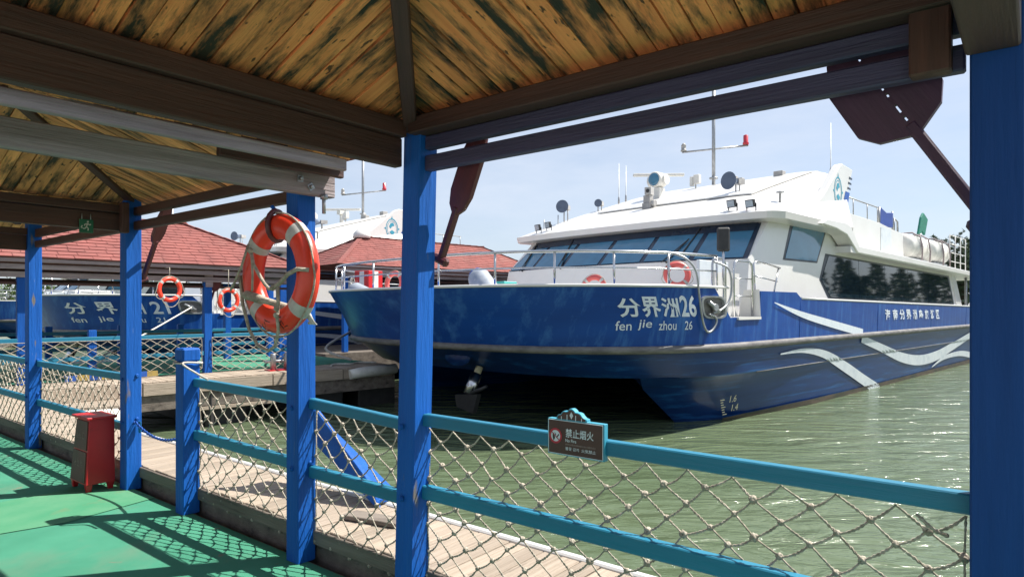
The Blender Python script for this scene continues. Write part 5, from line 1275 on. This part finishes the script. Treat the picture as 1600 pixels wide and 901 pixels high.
def shingle_roof(root, FR, A0, A1, B0_, B1, ze, tan, lenrow=.30, exp=.155):
    """hip roof of overlapping shingle courses: every course stands proud of the one below, tabs uneven"""
    half = min(A1-A0, B1-B0_)/2; ax = FR(1, 0, 0)-FR(0, 0, 0); bx = FR(0, 1, 0)-FR(0, 0, 0); rnd = random.Random(5)
    sl = [(FR(A0, B0_, 0), ax, bx, A1-A0), (FR(A0, B1, 0), ax, -bx, A1-A0), (FR(A0, B0_, 0), bx, ax, B1-B0_), (FR(A1, B0_, 0), bx, -ax, B1-B0_)]
    mb = MB(); cs = math.sqrt(1+tan*tan); under = MB()
    for o, ud, vd, ln in sl:
        vdir = (vd+Vector((0, 0, tan))).normalized(); nr = ud.cross(vdir).normalized()
        if nr.z < 0: nr = -nr
        zb = Vector((0, 0, ze)); V = half*cs; rows = int(V/exp)
        tri = ln <= 2*half+1e-6
        q = [o+zb, o+zb+ud*ln, o+zb+ud*(ln-half)+vdir*V, o+zb+ud*half+vdir*V]
        under.add(q[:3] if tri else q, [(0, 1, 2)] if tri else [(0, 1, 2, 3)])
        for r_ in range(rows+1):
            v0 = r_*exp; v1 = min(V, v0+exp*1.12); h0 = v0/cs
            if h0 >= half: break
            u = h0+rnd.uniform(-.25, 0)*lenrow; end = ln-h0
            while u < end:
                u1 = u+lenrow*rnd.uniform(.85, 1.15); a, b = max(u, h0), min(u1, end)
                if b-a > .01:
                    dv = rnd.uniform(-.008, .008); lift = .014+rnd.uniform(0, .007)
                    def lim(x, v): return min(max(x, v/cs), ln-v/cs)
                    P = lambda x, v, n_: o+zb+ud*lim(x, max(v, 0))+vdir*v+nr*n_
                    mb.add([P(a+.004, v0+dv, lift), P(b-.004, v0+dv, lift), P(b-.004, v1, .004), P(a+.004, v1, .004), P(a+.004, v0+dv, .0), P(b-.004, v0+dv, .0)], [(0, 1, 2, 3), (4, 5, 1, 0)])
                u = u1
    obj('roof_deck', under, 'shingle', root, fix=False)
    obj('shingles', mb, 'shingle', root, fix=False, stuff=True)
    # ridge and hip caps
    ma, mb2 = (A0+A1)/2, (B0_+B1)/2; zt = ze+half*tan
    if A1-A0 >= B1-B0_: r0_, r1_ = (A0+half, mb2), (A1-half, mb2)
    else: r0_, r1_ = (ma, B0_+half), (ma, B1-half)
    for (c, r_) in (((A0, B0_), r0_), ((A0, B1), r0_ if A1-A0 >= B1-B0_ else r1_), ((A1, B0_), r1_ if A1-A0 >= B1-B0_ else r0_), ((A1, B1), r1_)):
        p, q_ = FR(*c, ze+.012), FR(*r_, zt+.012); n = max(1, int((q_-p).length/.33))
        hb_ = MB()
        for i in range(n): hb_.bar(p.lerp(q_, i/n), p.lerp(q_, (i+1.08)/n)+Vector((0, 0, .012)), .15, .02)
        obj('hip_cap', hb_, 'shingle', root)
    if r0_ != r1_:
        p, q_ = FR(*r0_, zt+.012), FR(*r1_, zt+.012); n = max(1, int((q_-p).length/.33)); hb_ = MB()
        for i in range(n): hb_.bar(p.lerp(q_, i/n), p.lerp(q_, (i+1.08)/n)+Vector((0, 0, .012)), .16, .024)
        obj('ridge_cap', hb_, 'shingle', root)
def far_pavilion(label, FR, A0, A1, B0_, B1, ze, tan, posts, zf, zpost):
    root = thing('pavilion', label, 'pavilion', FR((A0+A1)/2, (B0_+B1)/2, zf), BYAW, 'red roofed pavilions on the far pier')
    shingle_roof(root, FR, A0, A1, B0_, B1, ze, tan)
    for i, (dz, ins, h) in enumerate(((-.045, .06, .07), (-.15, .16, .09), (-.28, .30, .10))):
        m = 'beam_grey'
        beam('eave_board', FR(A0+ins, B0_+ins, ze+dz), FR(A1-ins, B0_+ins, ze+dz), .04, h, m, root)
        beam('eave_board', FR(A1-ins, B0_+ins+.03, ze+dz), FR(A1-ins, B1-ins, ze+dz), .04, h, m, root)
        beam('eave_board', FR(A0+ins, B1-ins, ze+dz), FR(A1-ins-.05, B1-ins, ze+dz), .04, h, 'beam', root)
    beam('lower_rail', FR(A0+.3, B0_+.42, ze-.43), FR(A1-.3, B0_+.42, ze-.43), .04, .05, 'beam', root)
    for (pk, pm) in posts: beam('post', FR(pk, pm, zf), FR(pk, pm, zpost), .15, .15, 'post', root, .006, up=FS)
    return root
r1p = far_pavilion('long red shingled pavilion on the far pier in front of the second ferry', FW, -7.5, 5.5, -.35, 3.75, 2.45, .5,
    [(3.39, .05), (.3, .05), (-2.6, .05), (-5.5, .05), (5.04, 3.35), (5.25, .05), (-5.5, 3.35)], PZ, 2.2)
obj('corner_block', MB().box((0, 0, 0), (1, 1, 1), frame(FW(3.33, -.06, 2.02), FS*.14, FT*.08, Vector((0, 0, .34)))), 'beam_grey', r1p)
# the second roof row, farther off behind the ferry's bow
GO = Vector((-5.07, 19.5, 0))
def GW(k, m, z): return GO+FS*k+FT*m+Vector((0, 0, z))
gq = far_pavilion('red shingled pavilion behind the ferry bow at picture centre', GW, -.25, 9.0, -.25, 3.6, 2.88, .56, [(.2, .2), (8.5, .2), (.2, 3.1), (8.5, 3.1), (3, .2), (5.8, .2)], PZ, 2.6)
gp = struct(obj('pier', MB().box((0, 0, 0), (1, 1, 1), frame(GW(-.6, -.1, -.35), FS*11, FT*4.0, Vector((0, 0, PZ+.34)))), 'fascia'))
for kk in (0, 4, 8): obj('float', MB().box((0, 0, 0), (1, 1, 1), frame(GW(kk, .2, WATER-.3), FS*1.2, FT*3.2, Vector((0, 0, .66)))), 'black', gp)
# finial on its apex
tag(obj('roof_vent', MB().lathe([(.30, -.05), (.28, .10), (.16, .24), (.03, .30), (.025, .5)], Matrix.Translation(GW(1.68, 1.68, 2.88+1.93*.56)), 16), 'white'), 'small white domed vent on the apex of the middle red roof', 'vent')
bp_ = thing('mooring_post', 'tall blue post at the end of the far pier beside the ferry bow', 'post', FW(5.85, 2.1, PZ))
beam('shaft', FW(5.9, 1.95, PZ), FW(5.9, 1.95, 2.5), .26, .26, 'post', bp_, .008, up=FS)
beam('side_plank', FW(5.75, 1.75, PZ), FW(5.75, 1.75, 1.6), .12, .12, 'post', bp_, .006, up=FS)
bp2 = thing('mooring_post', 'blue post standing behind the pier near the big life ring', 'post', FW(6.2, 3.4, PZ)); beam('shaft', FW(6.2, 3.4, PZ), FW(6.2, 3.4, 2.3), .15, .15, 'post', bp2, .006, up=FS)

# railings, posts and nets of the far pier
def far_rail(label, k0, k1, m, posts):
    r = thing('railing', label, 'railing', FW((k0+k1)/2, m, PZ), BYAW, 'teal railings of the far pier')
    beam('rail', FW(k0, m, 1.02), FW(k1, m, 1.02), .05, .075, 'rail', r, .005); beam('rail', FW(k0, m, .66), FW(k1, m, .66), .05, .08, 'rail', r, .005)
    for kk in posts: beam('post', FW(kk, m+.07, PZ), FW(kk, m+.07, 1.18), .13, .13, 'post', r, .008, up=FS)
    return r
far_rail('teal railing along the front of the far pier, left length', -7, 3.3, 0, (-5.5, -2.6, .3, 1.35))
far_rail('teal railing along the front of the far pier, right length by the ferry bow', 3.5, 5.7, 0, (5.6,))
far_rail('teal railing along the back of the far pier under the second ferry', -7, 6.0, 3.3, (-6.0, -4.6, -3.2, -1.6, -.2, 1.2, 2.6, 3.9))
FN = lambda k, m, z: FW(k, m, z)
net('pale rope net on the front of the far pier, left part', 3.25, -6.8, .97, .30, cw=.24, rh=.072, FR=FW, bb=-.05, r=.0075, fine=False, seed=21, group='rope nets of the far pier', belly=.04)
net('pale rope net on the front of the far pier, right part by the ferry bow', 5.65, 3.45, .97, .30, cw=.24, rh=.072, FR=FW, bb=-.05, r=.0075, fine=False, seed=22, group='rope nets of the far pier', belly=.04)
# hazard-striped pole and board
hz = thing('barrier_board', 'black and yellow striped barrier board low on the far pier behind the short post', 'barrier', FW(1.6, -.62, PZ), BYAW)
for i in range(8): obj('stripe', MB().box((0, 0, 0), (1, 1, 1), frame(FW(.9+.19*i, -.10, PZ+.02), FS*.188, FT*.03, Vector((0, 0, .10)))), 'yellow' if i % 2 else 'chain', hz)
hz2 = thing('barrier_pole', 'thin yellow and black striped pole across the gap beside the tall blue post', 'pole', FW(5.2, .4, 1.1), BYAW)
for i in range(8): obj('stripe', MB().tube([FW(4.55+.17*i, .25, 1.08), FW(4.55+.17*i+.168, .25, 1.08)], .028, 8), 'yellow' if i % 2 else 'black', hz2)
# life rings and oar over there
def far_ring(label, px, py, R0):
    u = (px-800)/F_PX; b = FW(0, -.52, 0); k = (b.x-u*b.y)/(u*FS.y-FS.x); c = FW(k, -.52, 0); c.z = 1.6+(HOR-py)/F_PX*c.y
    r_, f_ = ring(label, c, FT*-1+FS*.25, R(5), R0, R0*.21, .8, 'buoy', 'life rings of the far pier', False)
    obj('hanging_cord', MB().tube([f_ @ Vector((0, R0, 0)), Vector((c.x, c.y, 2.36)), Vector((c.x, c.y, 2.36))+FT*.3], .008, 5), 'rope', r_)
far_ring('orange life ring hanging under the far roof in front of the second ferry', 265, 452, .205)
far_ring('orange life ring hanging beside the far post, nearer the big life ring', 357, 469, .205)
oar('small faded red oar hanging beside the blue post of the far pier', pt(345, 421, 13.6), pt(323, 490, 13.6), FS, .19, .46, .03, m='red_dull' if False else 'oar')
rope_thing('white mooring line dropping from the second ferry to the far pier', [to21(hs(pm_, 2.3, .1)), to21(hs(pm_, 2.2, .1)).lerp(FW(1.9, 3.3, .6), .5)+Vector((0, 0, -.12)), FW(2.2, 3.2, .5)], .022)
rope_thing('mooring line running from the far pier end up to the ferry bow', [FW(6.6, -.2, PZ+.1), FW(6.2, .3, .62), hs(R(48), 1.66, .1)], .03)
rope_thing('loose white rope lying on the end of the far pier', [FW(5.9, -.5, PZ+.02), FW(6.15, -.25, PZ+.03), FW(6.45, -.45, PZ+.03), FW(6.8, -.2, PZ+.03), FW(7.1, -.5, PZ+.03)], .022)
rope_thing('thin cord tied round the short blue post', [W(5.10, 2.325, 1.168), W(5.235, 2.32, 1.17), W(5.24, 2.465, 1.168), W(5.09, 2.47, 1.166), W(5.09, 2.32, 1.172), W(5.0, 2.395, 1.09), W(4.85, 2.40, 1.058)], .008)

# ------------------------------------------------------------------ trees on the far shore
def tree_mesh(rnd, h, kind):
    tr = MB(); cr = MB()
    tr.tube([(0, 0, -.3), (rnd.uniform(-.1, .1), 0, h*.4), (rnd.uniform(-.3, .3), rnd.uniform(-.2, .2), h*.9)], [.045*h*.5, .032*h*.5, .006*h], 7)
    if kind == 'pine':
        nb = 46
        for i in range(nb):
            z = h*(.16+.82*i/nb)+rnd.uniform(-.2, .2); A = rnd.uniform(0, 6.28); ln = h*.22*(1-.72*(z/h))*rnd.uniform(.6, 1.25)+.3
            d = Vector((math.cos(A), math.sin(A), rnd.uniform(.2, .75))); p0 = Vector((0, 0, z)); p1 = p0+d*ln
            tr.tube([p0, p1], [.018*h*.25, .01], 4, cap=False)
            for k in range(46):
                t = rnd.uniform(.2, 1.1); c = p0.lerp(p1, t)+Vector((rnd.gauss(0, .22), rnd.gauss(0, .22), rnd.gauss(0, .22)))*ln*.4
                a = rnd.uniform(.10, .24); q = Vector((rnd.gauss(0, 1), rnd.gauss(0, 1), rnd.gauss(.6, 1))).normalized(); s_ = q.cross(Vector((rnd.gauss(0, 1), rnd.gauss(0, 1), .3))).normalized()
                cr.add([c-s_*a*.3, c+q*a*2.2, c+s_*a*.3, c-q*a*.9], [(0, 1, 2, 3)])
    else:
        for i in range(26):
            A = rnd.uniform(0, 6.28); rr = h*.34*math.sqrt(rnd.random()); c0 = Vector((rr*math.cos(A), rr*math.sin(A), h*(.42+.5*rnd.random()*(1-rr/(h*.5)))))
            tr.tube([Vector((0, 0, h*.35)), c0], [.05, .015], 4, cap=False)
            for k in range(40):
                c = c0+Vector((rnd.gauss(0, 1), rnd.gauss(0, 1), rnd.gauss(0, .8)))*h*.085; a = rnd.uniform(.14, .32); q = Vector((rnd.gauss(0, 1), rnd.gauss(0, 1), rnd.gauss(0, 1))).normalized(); s_ = q.cross(Vector((0, 0, 1))).normalized()
                cr.add([c-s_*a*.6, c+q*a, c+s_*a*.6, c-q*a], [(0, 1, 2, 3)])
    return mesh_of('trunk', tr, 'bark', None, fix=False), mesh_of('crown', cr, 'leaf' if kind == 'pine' else 'leaf2', None, fix=False)
rt = random.Random(4)
TM = [tree_mesh(rt, 13, 'pine') for _ in range(4)]+[tree_mesh(rt, 8, 'broad') for _ in range(2)]
def tree(name, label, p, mi, s_, group):
    m = Matrix.Translation(p) @ Matrix.Rotation(rt.uniform(0, 6.28), 4, 'Z') @ Matrix.Diagonal((s_*rt.uniform(.85, 1.15), s_*rt.uniform(.85, 1.15), s_, 1))
    t = thing(name, label, 'tree', None, group=group, mtx=m); link('trunk', TM[mi][0], t, m); link('crown', TM[mi][1], t, m); return t
G1 = 'casuarina trees on the right shore'
TL = ['thin pale', 'broad', 'tall wispy']
for i in range(14):
    px = 1425+14*i+rt.uniform(-5, 5); d = rt.uniform(94, 106); p = pt(px, 480, d); p.z = .2
    tree('casuarina_tree', 'wispy grey green tree on the far shore behind the stern of the ferry', p, i % 4, [.72, .86, .78, .92, .84, .95, .86, .98, .92, 1.0][i % 10], G1)
wood_t, wood_c = MB(), MB()
wr = random.Random(2)
for i in range(230):
    A = R(wr.uniform(24, 112)); d = wr.uniform(98, 118); b = Vector((math.sin(A)*d+18, math.cos(A)*d+8, .4)); h = wr.uniform(8, 12.5)
    wood_t.tube([b, b+Vector((0, 0, h*.85))], [.2, .05], 4, cap=False)
    for k in range(170):
        t = wr.random()**.8; rr = h*.24*(1.05-t)*math.sqrt(wr.random())+.2; q = wr.uniform(0, 6.28); c = b+Vector((rr*math.cos(q), rr*math.sin(q), h*(.12+.9*t))); a = wr.uniform(.35, .8)
        u = Vector((wr.gauss(0, 1), wr.gauss(0, 1), wr.gauss(0, 1))).normalized(); v = u.cross(Vector((wr.gauss(0, 1), wr.gauss(0, 1), wr.gauss(0, 1)))).normalized()
        wood_c.add([c-v*a*.35, c+u*a, c+v*a*.35, c-u*a], [(0, 1, 2, 3)])
o = obj('shore_wood', wood_c, 'leaf', fix=False, stuff=True); tag(o, 'distant grey green wood along the shore at the right', 'wood')
obj('trunks', wood_t, 'bark', o, fix=False, stuff=True)
for i in range(6):
    px = -20+32*i+rt.uniform(-8, 8); p = pt(px, 480, rt.uniform(80, 90)); p.z = .6
    tree('broadleaf_tree', 'bright green bushy tree on the left shore under the far roof', p, 4+i % 2, rt.uniform(.55, .8), 'bushy trees on the left shore')
